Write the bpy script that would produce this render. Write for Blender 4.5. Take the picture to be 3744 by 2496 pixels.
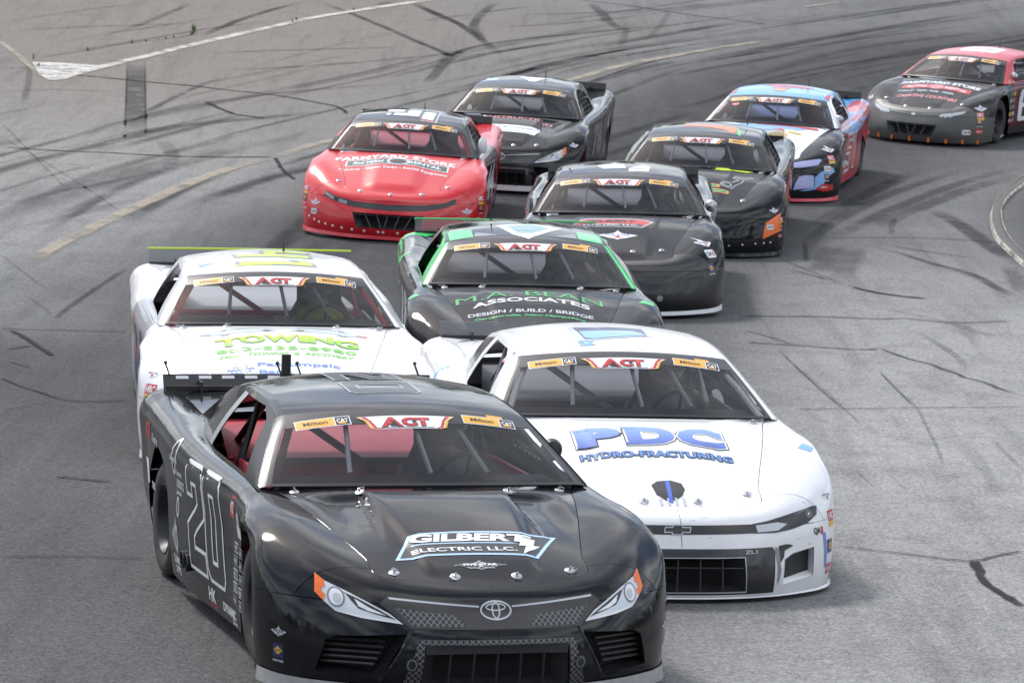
import bpy, bmesh, math, random
import numpy as np
from mathutils import Vector, Matrix
from mathutils.bvhtree import BVHTree
from mathutils.geometry import tessellate_polygon
from mathutils.interpolate import poly_3d_calc

for o in list(bpy.data.objects): bpy.data.objects.remove(o, do_unlink=True)
scene = bpy.context.scene
COL = scene.collection
R = math.radians

# ---------------------------------------------------------------- camera
cam_data = bpy.data.cameras.new('camera')
cam = bpy.data.objects.new('camera', cam_data); COL.objects.link(cam)
cam_data.sensor_width = 36.0
cam_data.lens = 36.0 * 12604.39 / 3744.0
cam_data.clip_start = 0.5; cam_data.clip_end = 3000
_p, _r = 0.131452, 0.0373844
_fw = Vector((0, math.cos(_p), -math.sin(_p))); _up = Vector((0, math.sin(_p), math.cos(_p))); _rt = Vector((1, 0, 0))
_rt2 = _rt * math.cos(_r) + _up * math.sin(_r); _up2 = -_rt * math.sin(_r) + _up * math.cos(_r)
cam.matrix_world = Matrix(((_rt2.x, _up2.x, -_fw.x, 0), (_rt2.y, _up2.y, -_fw.y, 0), (_rt2.z, _up2.z, -_fw.z, 4.10046), (0, 0, 0, 1)))
cam_data.dof.use_dof = True; cam_data.dof.focus_distance = 19.5; cam_data.dof.aperture_fstop = 11.0
scene.camera = cam

# ---------------------------------------------------------------- light
SUN_EL, SUN_AZ = R(50), R(-36)      # azimuth from +Y (view direction) towards +X
world = bpy.data.worlds.new('World'); scene.world = world; world.use_nodes = True
nt = world.node_tree; nt.nodes.clear()
def wn(t, **k):
    n = nt.nodes.new(t)
    for a, b in k.items(): setattr(n, a, b)
    return n
wo = wn('ShaderNodeOutputWorld'); bg = wn('ShaderNodeBackground'); sky = wn('ShaderNodeTexSky', sky_type='NISHITA', sun_disc=False)
sky.sun_elevation = SUN_EL; sky.sun_rotation = SUN_AZ; sky.air_density = 1.0; sky.dust_density = 2.0; sky.ozone_density = 1.0
bg.inputs['Strength'].default_value = 0.09
tc = wn('ShaderNodeTexCoord'); sx = wn('ShaderNodeSeparateXYZ'); nt.links.new(tc.outputs['Generated'], sx.inputs[0])
zz = wn('ShaderNodeMath', operation='MAXIMUM'); nt.links.new(sx.outputs[2], zz.inputs[0]); zz.inputs[1].default_value = 0.0
za = wn('ShaderNodeMath', operation='ADD'); nt.links.new(zz.outputs[0], za.inputs[0]); za.inputs[1].default_value = .14
mp = wn('ShaderNodeCombineXYZ')          # flat cloud layer seen in perspective
for _i in (0, 1):
    _q = wn('ShaderNodeMath', operation='DIVIDE'); nt.links.new(sx.outputs[_i], _q.inputs[0]); nt.links.new(za.outputs[0], _q.inputs[1]); nt.links.new(_q.outputs[0], mp.inputs[_i])
nz = wn('ShaderNodeTexNoise'); nz.inputs['Scale'].default_value = 1.3; nz.inputs['Detail'].default_value = 7; nz.inputs['Roughness'].default_value = .58
cr = wn('ShaderNodeValToRGB'); cr.color_ramp.elements[0].position = .43; cr.color_ramp.elements[1].position = .58
nz2 = wn('ShaderNodeTexNoise'); nz2.inputs['Scale'].default_value = 2.4; nz2.inputs['Detail'].default_value = 5
cc = wn('ShaderNodeValToRGB'); cc.color_ramp.elements[0].position = .35; cc.color_ramp.elements[0].color = (5.0, 5.4, 6.1, 1); cc.color_ramp.elements[1].position = .65; cc.color_ramp.elements[1].color = (13.5, 13.6, 13.8, 1)
mx = wn('ShaderNodeMixRGB')
nt.links.new(mp.outputs[0], nz.inputs['Vector']); nt.links.new(mp.outputs[0], nz2.inputs['Vector'])
nt.links.new(nz.outputs['Fac'], cr.inputs['Fac']); nt.links.new(nz2.outputs['Fac'], cc.inputs['Fac'])
nt.links.new(cr.outputs[0], mx.inputs['Fac']); nt.links.new(sky.outputs[0], mx.inputs[1]); nt.links.new(cc.outputs[0], mx.inputs[2])
nt.links.new(mx.outputs[0], bg.inputs['Color']); nt.links.new(bg.outputs[0], wo.inputs['Surface'])
sd = bpy.data.lights.new('sun', 'SUN'); sd.energy = 1.5; sd.angle = R(10); sd.color = (1, .975, .945)
sun = bpy.data.objects.new('sun', sd); COL.objects.link(sun)
_sv = Vector((math.sin(SUN_AZ) * math.cos(SUN_EL), math.cos(SUN_AZ) * math.cos(SUN_EL), math.sin(SUN_EL)))
sun.rotation_euler = _sv.to_track_quat('Z', 'Y').to_euler()
vs = scene.view_settings
vs.view_transform = 'Standard'; vs.look = 'None'; vs.gamma = 1.0; vs.use_curve_mapping = False; vs.exposure = 0.98

# ---------------------------------------------------------------- materials
MATS = {}
def nodemat(name):
    m = bpy.data.materials.new(name); m.use_nodes = True
    return m, m.node_tree, m.node_tree.nodes['Principled BSDF']
def lin(h):
    return tuple((c / 12.92 if c <= .04045 else ((c + .055) / 1.055) ** 2.4) for c in h)
def mat(name, col, rough=.4, metal=0., coat=0., coat_rough=.05, spec=.5, dirt=0., nscale=14., bump=0., ripple=0., scuff=0., scuff_col=(.05, .05, .055)):
    """procedural paint / plastic: colour with fine noise wear, varying gloss"""
    if name in MATS: return MATS[name]
    m, t, b = nodemat(name)
    b.inputs['Roughness'].default_value = rough; b.inputs['Metallic'].default_value = metal
    b.inputs['Coat Weight'].default_value = coat; b.inputs['Coat Roughness'].default_value = coat_rough
    b.inputs['Specular IOR Level'].default_value = spec
    tcn = t.nodes.new('ShaderNodeTexCoord')
    n = t.nodes.new('ShaderNodeTexNoise'); n.inputs['Scale'].default_value = nscale; n.inputs['Detail'].default_value = 6; n.inputs['Roughness'].default_value = .65
    t.links.new(tcn.outputs['Object'], n.inputs['Vector'])
    r = t.nodes.new('ShaderNodeValToRGB'); r.color_ramp.elements[0].position = .35; r.color_ramp.elements[1].position = .75
    c = tuple(col); d = (.16, .14, .12)
    k = dirt
    r.color_ramp.elements[0].color = (*c, 1)
    r.color_ramp.elements[1].color = (*[c[i] * (1 - k) + d[i] * k for i in range(3)], 1)
    t.links.new(n.outputs['Fac'], r.inputs['Fac']); t.links.new(r.outputs[0], b.inputs['Base Color'])
    mr = t.nodes.new('ShaderNodeMapRange'); mr.inputs['To Min'].default_value = max(0.02, rough - .04); mr.inputs['To Max'].default_value = min(1, rough + .06)
    t.links.new(n.outputs['Fac'], mr.inputs['Value']); t.links.new(mr.outputs[0], b.inputs['Roughness'])
    if ripple:
        n3 = t.nodes.new('ShaderNodeTexNoise'); n3.inputs['Scale'].default_value = 4.5; n3.inputs['Detail'].default_value = 2; t.links.new(tcn.outputs['Object'], n3.inputs['Vector'])
        b3 = t.nodes.new('ShaderNodeBump'); b3.inputs['Strength'].default_value = ripple; b3.inputs['Distance'].default_value = .02
        t.links.new(n3.outputs['Fac'], b3.inputs['Height']); t.links.new(b3.outputs[0], b.inputs['Normal'])
    if scuff:
        mp3 = t.nodes.new('ShaderNodeMapping'); mp3.inputs['Scale'].default_value = (1.0, .35, 2.2); t.links.new(tcn.outputs['Object'], mp3.inputs['Vector'])
        n4 = t.nodes.new('ShaderNodeTexNoise'); n4.inputs['Scale'].default_value = 26; n4.inputs['Detail'].default_value = 7; n4.inputs['Roughness'].default_value = .72; t.links.new(mp3.outputs[0], n4.inputs['Vector'])
        n5 = t.nodes.new('ShaderNodeTexNoise'); n5.inputs['Scale'].default_value = 3.2; t.links.new(tcn.outputs['Object'], n5.inputs['Vector'])
        ad = t.nodes.new('ShaderNodeMath'); ad.operation = 'MULTIPLY_ADD'; ad.inputs[1].default_value = .45; t.links.new(n5.outputs['Fac'], ad.inputs[0]); t.links.new(n4.outputs['Fac'], ad.inputs[2])
        m4 = t.nodes.new('ShaderNodeMapRange'); m4.inputs['From Min'].default_value = .90; m4.inputs['From Max'].default_value = .95; m4.inputs['To Max'].default_value = scuff; t.links.new(ad.outputs[0], m4.inputs['Value'])
        mc = t.nodes.new('ShaderNodeMixRGB'); mc.inputs[2].default_value = (*scuff_col, 1); t.links.new(m4.outputs[0], mc.inputs[0]); t.links.new(r.outputs[0], mc.inputs[1]); t.links.new(mc.outputs[0], b.inputs['Base Color'])
    if bump:
        bp = t.nodes.new('ShaderNodeBump'); bp.inputs['Strength'].default_value = bump; bp.inputs['Distance'].default_value = .01
        t.links.new(n.outputs['Fac'], bp.inputs['Height']); t.links.new(bp.outputs[0], b.inputs['Normal'])
    MATS[name] = m
    return m
def glassmat(name, tint, gloss=.03, haze=0., refl=1.0):
    if name in MATS: return MATS[name]
    m, t, b = nodemat(name); t.nodes.remove(b)
    out = t.nodes['Material Output']
    tr = t.nodes.new('ShaderNodeBsdfTransparent'); tr.inputs['Color'].default_value = (*tint, 1)
    gl = t.nodes.new('ShaderNodeBsdfGlossy'); gl.inputs['Roughness'].default_value = gloss; gl.inputs['Color'].default_value = (refl, refl, refl, 1)
    df = t.nodes.new('ShaderNodeBsdfDiffuse'); df.inputs['Color'].default_value = (.5, .5, .5, 1)
    m0 = t.nodes.new('ShaderNodeMixShader'); m0.inputs[0].default_value = haze
    t.links.new(tr.outputs[0], m0.inputs[1]); t.links.new(df.outputs[0], m0.inputs[2])
    fr = t.nodes.new('ShaderNodeFresnel'); fr.inputs['IOR'].default_value = 1.45
    mxs = t.nodes.new('ShaderNodeMixShader')
    t.links.new(fr.outputs[0], mxs.inputs[0]); t.links.new(m0.outputs[0], mxs.inputs[1]); t.links.new(gl.outputs[0], mxs.inputs[2])
    t.links.new(mxs.outputs[0], out.inputs['Surface'])
    MATS[name] = m
    return m

# ---------------------------------------------------------------- ground height and poses
def zf(X, Y):
    x = X / 10.; y = (Y - 30.) / 10.
    def soft(v, a, b):           # quadratic inside [a,b], linear outside
        if v < a: return a * a + 2 * a * (v - a)
        if v > b: return b * b + 2 * b * (v - b)
        return v * v
    return .042440 * soft(x, -3, 3) - .011488 * max(-3, min(3, x)) * max(-3, min(5, y)) + .107722 * soft(y, -3, 4.2)
def pose(X, Y, yaw, dz=0., dpitch=0., droll=0.):
    e = .01; z = zf(X, Y); gx = (zf(X + e, Y) - z) / e; gy = (zf(X, Y + e) - z) / e
    n = Vector((-gx, -gy, 1)).normalized()
    F = Vector((math.sin(yaw), -math.cos(yaw), 0)); F.z = F.x * gx + F.y * gy; F.normalize()
    L = n.cross(F)
    m = Matrix(((F.x, L.x, n.x, X), (F.y, L.y, n.y, Y), (F.z, L.z, n.z, z), (0, 0, 0, 1)))
    return m @ Matrix.Translation((0, 0, dz)) @ Matrix.Rotation(dpitch, 4, 'Y') @ Matrix.Rotation(droll, 4, 'X')

# ---------------------------------------------------------------- object helpers
def link(name, me, parent=None, mats=None):
    o = bpy.data.objects.new(name, me); COL.objects.link(o)
    if parent is not None: o.parent = parent
    if mats:
        if not isinstance(mats, (list, tuple)): mats = [mats]
        while len(me.materials) < len(mats): me.materials.append(None)
        for i, m in enumerate(mats):
            o.material_slots[i].link = 'OBJECT'; o.material_slots[i].material = m
    return o
def tag(o, label=None, cat=None, group=None, kind=None):
    if label: o['label'] = label
    if cat: o['category'] = cat
    if group: o['group'] = group
    if kind: o['kind'] = kind
    return o
def mesh_from(V, F, N=None, smooth=True, mi=None):
    me = bpy.data.meshes.new('m'); me.from_pydata([tuple(v) for v in V], [], [tuple(f) for f in F])
    if mi is not None: me.polygons.foreach_set('material_index', mi)
    if smooth: me.polygons.foreach_set('use_smooth', [True] * len(me.polygons))
    me.validate(); me.update()
    if N is not None and len(N) == len(me.vertices): me.normals_split_custom_set_from_vertices([tuple(n) for n in N])
    return me

class Sheet:
    """surface patch: vertices, smooth normals, faces; can be cut along planes in any projection"""
    def __init__(s, V=None, N=None, F=None): s.V = V or []; s.N = N or []; s.F = F or []
    def cut(s, f):
        """split by f(pos)->d ; returns (d>=0 part, d<0 part)"""
        D = [f(v) for v in s.V]
        A, B = Sheet(), Sheet(); ia, ib, ec = {}, {}, {}
        def put(S, ix, key, p, n):
            k = ix.get(key)
            if k is None: k = ix[key] = len(S.V); S.V.append(p); S.N.append(n)
            return k
        for fc in s.F:
            dd = [D[i] for i in fc]
            if min(dd) >= 0: A.F.append([put(A, ia, i, s.V[i], s.N[i]) for i in fc]); continue
            if max(dd) < 0: B.F.append([put(B, ib, i, s.V[i], s.N[i]) for i in fc]); continue
            fa, fb = [], []
            n = len(fc)
            for q in range(n):
                i, j = fc[q], fc[(q + 1) % n]; di, dj = dd[q], dd[(q + 1) % n]
                if di >= 0: fa.append(put(A, ia, i, s.V[i], s.N[i]))
                else: fb.append(put(B, ib, i, s.V[i], s.N[i]))
                if (di >= 0) != (dj >= 0):
                    key = (min(i, j), max(i, j))
                    if key not in ec:
                        t = di / (di - dj); a, b = s.V[i], s.V[j]; na, nb = s.N[i], s.N[j]
                        p = tuple(a[k] + (b[k] - a[k]) * t for k in range(3)); nn = tuple(na[k] + (nb[k] - na[k]) * t for k in range(3))
                        ec[key] = (p, nn)
                    p, nn = ec[key]
                    fa.append(put(A, ia, ('e',) + key, p, nn)); fb.append(put(B, ib, ('e',) + key, p, nn))
            if len(fa) > 2: A.F.append(fa)
            if len(fb) > 2: B.F.append(fb)
        return A, B
    def add(s, o):
        k = len(s.V); s.V += o.V; s.N += o.N; s.F += [[i + k for i in f] for f in o.F]; return s
    def poly(s, pts, pr, gate=None):
        """cut a convex polygon given in projected 2-D coordinates; returns (inside, outside)"""
        ar = sum(pts[i][0] * pts[(i + 1) % len(pts)][1] - pts[(i + 1) % len(pts)][0] * pts[i][1] for i in range(len(pts)))
        if ar < 0: pts = pts[::-1]
        out = Sheet(); cur = s
        if gate:
            cur, o = cur.cut(gate); out.add(o)
        for i in range(len(pts)):
            (ax, ay), (bx, by) = pts[i], pts[(i + 1) % len(pts)]
            ex, ey = bx - ax, by - ay; L = math.hypot(ex, ey)
            def d(v):
                x, y = pr(v); return (ex * (y - ay) - ey * (x - ax)) / L
            cur, o = cur.cut(d); out.add(o)
        return cur, out
    def mirror(s):
        return Sheet([(x, -y, z) for x, y, z in s.V], [(a, -b, c) for a, b, c in s.N], [f[::-1] for f in s.F])
    def off(s, d):
        return Sheet([tuple(v[k] + n[k] * d for k in range(3)) for v, n in zip(s.V, s.N)], s.N, s.F)
    def mesh(s, thick=0.):
        V, N, F = list(s.V), list(s.N), [list(f) for f in s.F]
        if thick:
            k = len(V)
            V += [tuple(v[i] - n[i] * thick for i in range(3)) for v, n in zip(s.V, s.N)]; N += [(-a, -b, -c) for a, b, c in s.N]
            cnt = {}
            for f in s.F:
                for q in range(len(f)):
                    a, b = f[q], f[(q + 1) % len(f)]; cnt[(a, b)] = cnt.get((a, b), 0) + 1
            F += [[i + k for i in f[::-1]] for f in s.F]
            for (a, b) in cnt:
                if (b, a) not in cnt: F.append([b, a, a + k, b + k])
        return mesh_from(V, F, N)
def front(v): return (v[1], v[2])
def side(v): return (v[0], v[2])
def top(v): return (v[0], v[1])

def hermite(P, sub, t=None, m0=False, m1=False):
    """C1 curve through P (n,k); chord-length parameters t; mirrored ends when m0/m1"""
    P = np.asarray(P, float); n = len(P)
    if t is None:
        t = np.concatenate([[0], np.cumsum(np.maximum(1e-6, np.linalg.norm(np.diff(P, axis=0), axis=1)))])
    T = np.zeros_like(P); h = np.diff(t); dl = np.diff(P, axis=0) / h[:, None]
    for i in range(1, n - 1): T[i] = (dl[i - 1] * h[i] + dl[i] * h[i - 1]) / (h[i - 1] + h[i])
    T[0] = dl[0]; T[-1] = dl[-1]
    if n > 2:
        T[0] = 1.5 * dl[0] - .5 * T[1]; T[-1] = 1.5 * dl[-1] - .5 * T[-2]
    if m0: T[0] = T[0] * np.array([0, 1, 0])
    if m1: T[-1] = T[-1] * np.array([0, 1, 0])
    out = []; prm = []
    for i in range(n - 1):
        k = sub[i] if hasattr(sub, '__len__') else sub
        for q in range(k + (1 if i == n - 2 else 0)):
            u = q / k
            out.append((2 * u**3 - 3 * u**2 + 1) * P[i] + (u**3 - 2 * u**2 + u) * h[i] * T[i] + (-2 * u**3 + 3 * u**2) * P[i + 1] + (u**3 - u**2) * h[i] * T[i + 1])
    return np.array(out)
def grid_sheet(G, flip=False):
    """G (n,m,3) -> Sheet with smooth normals"""
    n, m = G.shape[:2]
    du = np.gradient(G, axis=0); dv = np.gradient(G, axis=1)
    N = np.cross(du, dv); l = np.linalg.norm(N, axis=2, keepdims=True); l[l < 1e-12] = 1; N = N / l
    if flip: N = -N
    V = [tuple(v) for v in G.reshape(-1, 3)]; NN = [tuple(v) for v in N.reshape(-1, 3)]
    F = []
    for i in range(n - 1):
        for j in range(m - 1):
            q = [i * m + j, (i + 1) * m + j, (i + 1) * m + j + 1, i * m + j + 1]
            F.append(q[::-1] if flip else q)
    return Sheet(V, NN, F)
def sstep(a, b, x):
    t = max(0., min(1., (x - a) / (b - a))); return t * t * (3 - 2 * t)
GD = {'MARKS':[([(-6.6,59.03),(-6.1,54.6),(-5.39,48.31)],0.0,0.55,'wide'),([(-5.86,62.23),(-5.6,64.07),(-5.27,65.81),(-4.83,67.46),(-4.31,68.98)],0.3,0.6),([(-4.2,69.19),(-3.25,66.91),(-1.86,62.99),(-1.24,61.09)],0.28,0.55),([(-2.27,69.42),(-1.66,67.5),(-1.12,65.93)],0.35,0.55),([(-5.57,50.77),(-5.57,51.82),(-5.44,53.21),(-5.18,55.24),(-4.93,56.62)],0.22,0.45),([(-7.44,62.36),(-7.11,63.77),(-6.76,66.02),(-6.44,68.14)],0.28,0.35),([(-8.28,58.02),(-7.79,54.46),(-7.46,51.58)],0.2,0.3),([(-5.67,49.7),(-5.28,51.93),(-4.43,53.88),(-2.7,56.2),(-1.44,57.22)],0.35,0.3),([(-5.72,48.18),(-4.96,49.98),(-3.93,51.41),(-2.83,52.87)],0.5,0.35),([(-5.08,48.43),(-4.77,47.09),(-4.57,44.85)],0.4,0.3),([(-7.51,49.72),(-6.39,45.52),(-5.49,42.09)],0.06,0.4),([(-7.22,47.83),(-6.15,44.92),(-5.29,42.38),(-4.5,40.01),(-4.26,39.51)],0.06,0.45),([(-5.97,39.66),(-5.69,41.81),(-5.2,43.06),(-4.49,45.33)],0.3,0.22),([(-5.54,38.28),(-5.1,39.99),(-4.61,41.79)],0.35,0.22),([(-5.3,57.48),(-3.83,58.64),(-2.22,60.43),(-1.04,61.92)],0.3,0.35),([(-5.64,60.01),(-4.0,61.12),(-1.94,62.35)],0.3,0.3),([(-8.18,58.51),(-6.98,61.15),(-5.67,64.04),(-4.34,66.01)],0.25,0.3),([(-8.47,60.06),(-7.04,63.17),(-5.49,66.21)],0.3,0.22),([(-9.37,61.86),(-7.78,63.33),(-6.08,64.51)],0.3,0.25),([(-9.55,63.05),(-8.74,65.03),(-7.16,67.68)],0.25,0.2),([(-8.53,56.43),(-7.67,57.24)],0.3,0.25),([(-8.04,53.23),(-7.52,53.87),(-6.18,54.01)],0.3,0.2),([(-1.04,62.07),(-1.32,60.46),(-1.47,58.36),(-1.62,56.87)],0.35,0.5),([(-2.95,68.67),(-2.67,69.44)],0.3,0.3),([(-2.3,69.69),(-1.95,68.51),(-1.33,66.58),(-0.63,63.1),(-0.38,61.58)],0.32,0.6),([(-0.52,70.55),(-0.81,68.27),(-0.95,66.09),(-0.79,64.27),(-0.63,63.1)],0.35,0.5),([(1.34,70.97),(1.53,69.07),(1.84,66.63),(2.07,65.87)],0.4,0.45),([(-2.07,63.39),(-1.61,62.34),(-1.3,61.25)],0.25,0.4),([(-1.63,58.6),(-1.34,61.04),(-0.86,62.81),(-0.16,64.08),(1.32,65.83),(3.41,68.2)],0.3,0.5),([(-1.28,60.67),(-0.15,62.66),(1.3,64.79)],0.3,0.4),([(-2.17,66.07),(-1.21,67.69),(0.33,69.97)],0.3,0.3),([(-0.67,65.77),(0.83,67.13),(2.41,68.94)],0.3,0.3),([(-0.29,68.02),(1.37,69.02),(2.98,70.42)],0.3,0.3),([(1.76,63.32),(1.91,65.4),(2.02,67.95)],0.25,0.25),([(2.28,64.71),(2.81,68.64),(3.0,70.86)],0.25,0.2),([(2.64,61.23),(5.28,65.66),(8.18,69.42),(10.41,72.17)],0.5,0.3),([(3.94,59.72),(6.19,64.72),(9.98,69.08)],0.5,0.3),([(2.11,59.13),(4.08,62.08),(6.34,66.39),(9.38,70.6)],0.4,0.25),([(5.66,61.4),(7.16,64.6),(9.47,67.28)],0.4,0.25),([(7.22,49.18),(5.97,46.67),(5.1,44.53),(4.27,42.18),(3.62,40.01)],0.4,0.45),([(7.08,48.23),(6.14,46.37),(5.27,44.24),(4.71,42.78),(4.2,41.07)],0.5,0.4),([(5.76,48.59),(4.84,45.99),(4.08,43.41),(3.5,41.02)],0.45,0.4),([(6.45,48.79),(5.0,45.52),(4.14,42.94),(3.24,39.31)],0.35,0.4),([(5.19,44.06),(5.38,42.97),(5.5,41.29),(5.59,39.68),(5.7,38.43)],0.45,0.5),([(4.04,39.83),(4.35,39.34),(4.68,38.3),(4.96,37.68),(5.13,36.4),(5.28,35.42)],0.22,0.5),([(3.34,40.22),(4.11,40.6),(4.59,40.73),(5.42,40.66),(5.97,40.36)],0.2,0.3),([(4.24,40.04),(4.73,39.44),(5.21,39.0),(5.43,38.64)],0.2,0.3),([(3.38,40.23),(3.22,37.89)],0.12,0.4),([(3.77,40.05),(3.49,38.52),(3.3,37.09)],0.5,0.35),([(3.97,39.81),(3.72,38.31),(3.5,36.62)],0.5,0.3),([(4.73,42.95),(4.61,42.12),(4.46,40.84)],0.15,0.3),([(2.94,38.37),(3.27,37.08),(3.52,36.1)],0.12,0.3),([(4.68,38.3),(5.1,36.79),(5.02,34.99)],0.3,0.15),([(5.5,38.52),(5.44,37.14),(5.32,35.94)],0.35,0.3),([(3.4,34.8),(4.08,33.78),(4.65,32.23)],0.25,0.15),([(3.83,32.91),(4.04,30.91),(4.04,30.0)],0.15,0.25),([(2.48,30.05),(2.61,28.92),(2.69,27.72),(2.76,26.66)],0.05,0.4),([(3.23,29.84),(3.27,28.64),(3.31,27.75),(3.27,26.72),(3.22,25.54),(3.15,24.58)],0.05,0.45),([(2.49,24.48),(2.55,23.6)],0.04,0.4),([(2.72,24.22),(2.77,23.51)],0.04,0.4),([(3.49,26.33),(3.46,24.89),(3.38,23.2)],0.2,0.12),([(3.71,26.17),(3.73,24.56)],0.06,0.25),([(-4.19,30.65),(-4.18,31.85),(-4.07,34.14),(-3.97,35.68)],0.12,0.5),([(-5.41,36.02),(-4.93,34.53),(-4.5,33.22)],0.05,0.4),([(-4.66,32.84),(-4.24,31.53)],0.05,0.3),([(-3.12,24.4),(-2.91,21.98),(-2.72,19.94),(-2.51,18.21)],0.35,-0.25),([(-2.83,23.18),(-2.49,20.99),(-2.24,19.12)],0.3,-0.18),([(-2.23,18.02),(-2.09,17.28)],0.05,-0.3),([(-2.08,17.94),(-1.97,17.38),(-1.9,17.02)],0.04,-0.4),([(-2.72,20.83),(-2.54,20.47)],0.03,-0.4),([(-1.92,16.88),(-1.69,16.38)],0.05,-0.4)],'CRACKS':[([(-7.71,56.06),(-7.12,56.02),(-6.18,55.63),(-5.32,55.33),(-4.75,54.99),(-3.93,54.56),(-3.19,53.81),(-2.93,53.5),(-2.65,52.41)],0.05),([(-7.02,46.57),(-6.2,46.42),(-5.51,46.45),(-4.81,46.37),(-4.2,46.48),(-3.32,46.76)],0.05),([(-4.86,53.3),(-4.75,52.94),(-4.59,52.52),(-4.31,51.78)],0.12),([(-4.31,51.78),(-4.06,51.62),(-3.81,51.45)],0.05),([(-3.3,46.7),(-3.11,45.39),(-2.88,44.35)],0.09),([(-8.25,58.03),(-7.5,59.71),(-6.9,61.09),(-6.04,62.63),(-5.99,63.59)],0.05),([(1.08,71.1),(2.19,70.38),(3.46,69.19),(4.17,68.73),(4.8,68.13)],0.07),([(3.56,36.05),(3.73,35.71),(3.86,35.55),(4.24,35.28)],0.045),([(3.01,37.28),(3.21,36.93),(3.33,36.57)],0.05),([(2.2,33.4),(2.75,33.52),(3.29,33.57),(3.59,33.54),(3.84,33.66),(4.13,33.5),(4.32,33.47),(4.52,33.54),(4.94,33.74)],0.028),([(2.17,32.36),(2.31,32.12),(2.43,31.87),(2.59,31.43)],0.04),([(2.16,31.53),(2.37,31.45),(2.59,31.43),(2.87,31.32),(3.08,31.29),(3.27,31.29),(3.37,31.37)],0.03),([(3.32,31.57),(3.38,31.42),(3.44,31.17),(3.51,30.98),(3.6,30.69),(3.71,30.52),(3.8,30.19),(3.91,29.87),(3.95,29.63),(4.05,29.48),(4.14,29.1),(4.22,28.84),(4.31,28.63)],0.07),([(2.42,31.12),(2.49,30.11),(2.55,29.24),(2.62,28.32),(2.69,27.46)],0.022),([(3.21,29.99),(3.25,28.84),(3.29,27.76)],0.02),([(2.28,27.39),(2.8,27.57),(3.32,27.73),(3.85,27.89),(4.22,28.0)],0.016),([(2.09,21.16),(2.28,21.06),(2.55,20.93),(2.87,20.79),(3.04,20.99),(3.25,21.23)],0.018),([(2.88,20.81),(2.87,20.55),(2.86,20.27),(2.86,20.06),(2.87,19.86),(2.9,19.67),(2.94,19.47),(2.98,19.31)],0.1),([(-4.57,30.47),(-4.08,30.53),(-3.44,30.6)],0.02),([(-4.45,30.38),(-4.31,30.04),(-4.18,29.71),(-3.89,28.9)],0.09),([(-4.31,29.18),(-4.15,29.48)],0.07),([(-4.11,27.47),(-3.92,27.12),(-3.64,26.69),(-3.4,26.38),(-3.19,26.39),(-2.97,26.53)],0.02),([(-3.84,25.72),(-3.68,26.03),(-3.5,26.3)],0.016),([(-2.93,19.72),(-2.46,19.83),(-2.1,19.82)],0.014),([(-4.19,28.46),(-4.04,28.24),(-3.95,28.1)],0.05),([(-3.02,22.77),(-2.83,22.7),(-2.63,22.63)],0.03)],'WHITE_LINE':[(-7.48,55.15),(-7.27,56.16),(-7.01,57.22),(-6.74,58.22),(-6.47,59.08),(-5.94,60.87),(-5.36,62.59),(-4.68,64.5),(-3.98,66.31),(-2.93,68.28),(-1.93,69.98),(-1.05,71.71)],'WHITE_ARM':[(-9.54,61.62),(-9.13,60.3),(-8.74,59.09),(-8.41,58.02),(-8.14,57.04),(-7.74,55.76),(-7.52,55.19)],'WHITE_TRI':[(-8.17,57.53),(-7.78,57.58),(-7.39,57.57),(-6.95,57.46),(-7.23,56.35),(-7.45,55.11),(-7.6,55.16),(-7.9,56.27)],'YEL_A':[(-5.02,35.43),(-4.93,37.03),(-4.79,38.46),(-4.61,40.17),(-4.32,42.22),(-3.98,44.35),(-3.68,45.63),(-3.34,46.73)],'YEL_B':[(-3.27,46.83),(-3.08,47.68),(-2.76,48.76),(-2.36,49.7)],'YEL_C':[(0.32,56.85),(0.94,58.67),(1.94,61.2),(2.58,62.31),(3.2,63.39),(3.93,64.51),(4.61,65.57)],'YEL_D':[(5.7,71.27),(6.61,72.41)],'CURB_OUT':[(8.08,50.74),(7.52,49.27),(7.03,47.85),(6.51,45.95),(6.17,44.5),(5.94,43.13),(5.82,42.15),(5.69,40.58),(5.68,39.41),(5.68,38.26),(5.71,36.95),(5.79,35.81)],'CURB_IN':[(7.84,49.17),(7.3,47.75),(6.84,46.52),(6.52,45.4),(6.25,44.19),(6.1,43.17),(5.96,41.87),(5.88,40.63),(5.85,39.49),(5.9,38.21),(5.98,37.01)],'GROOVE':[(12.31,70.1),(10.04,69.51),(5.81,66.22),(2.28,60.13),(-1.2,49.21),(-2.96,41.21),(-3.89,35.96),(-4.16,30.63),(-4.89,30.1),(-6.96,29.13),(-4.18,13.8),(-0.44,14.42),(0.84,18.83),(1.16,22.76),(1.8,30.45),(2.49,36.47),(3.36,39.82),(4.53,44.06),(7.6,51.97),(9.71,54.77)],'INFIELD':[(7.84,49.17),(7.3,47.75),(6.84,46.52),(6.52,45.4),(6.25,44.19),(6.1,43.17),(5.96,41.87),(5.88,40.63),(5.85,39.49),(5.9,38.21),(5.98,37.01),(16.0,36.0),(16.0,52.0)],'WARM':[(-12.18,64.34),(-10.55,69.56),(-2.8,72.72),(1.66,66.98),(-0.72,58.15),(-3.13,50.15),(-4.98,44.22),(-7.94,42.1)],'WEEDS':[(-6.01,62.95),(-6.02,63.27),(-6.02,62.7),(-6.9,61.03),(-7.51,59.64),(-8.22,58.05),(-7.98,56.97),(-4.32,65.7),(-4.38,65.45),(-3.34,67.8),(-6.29,62.21),(-6.4,61.92),(-6.7,61.42)],'SEAMPATCH':[(-4.18,30.62),(-2.86,30.78)]}
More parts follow.
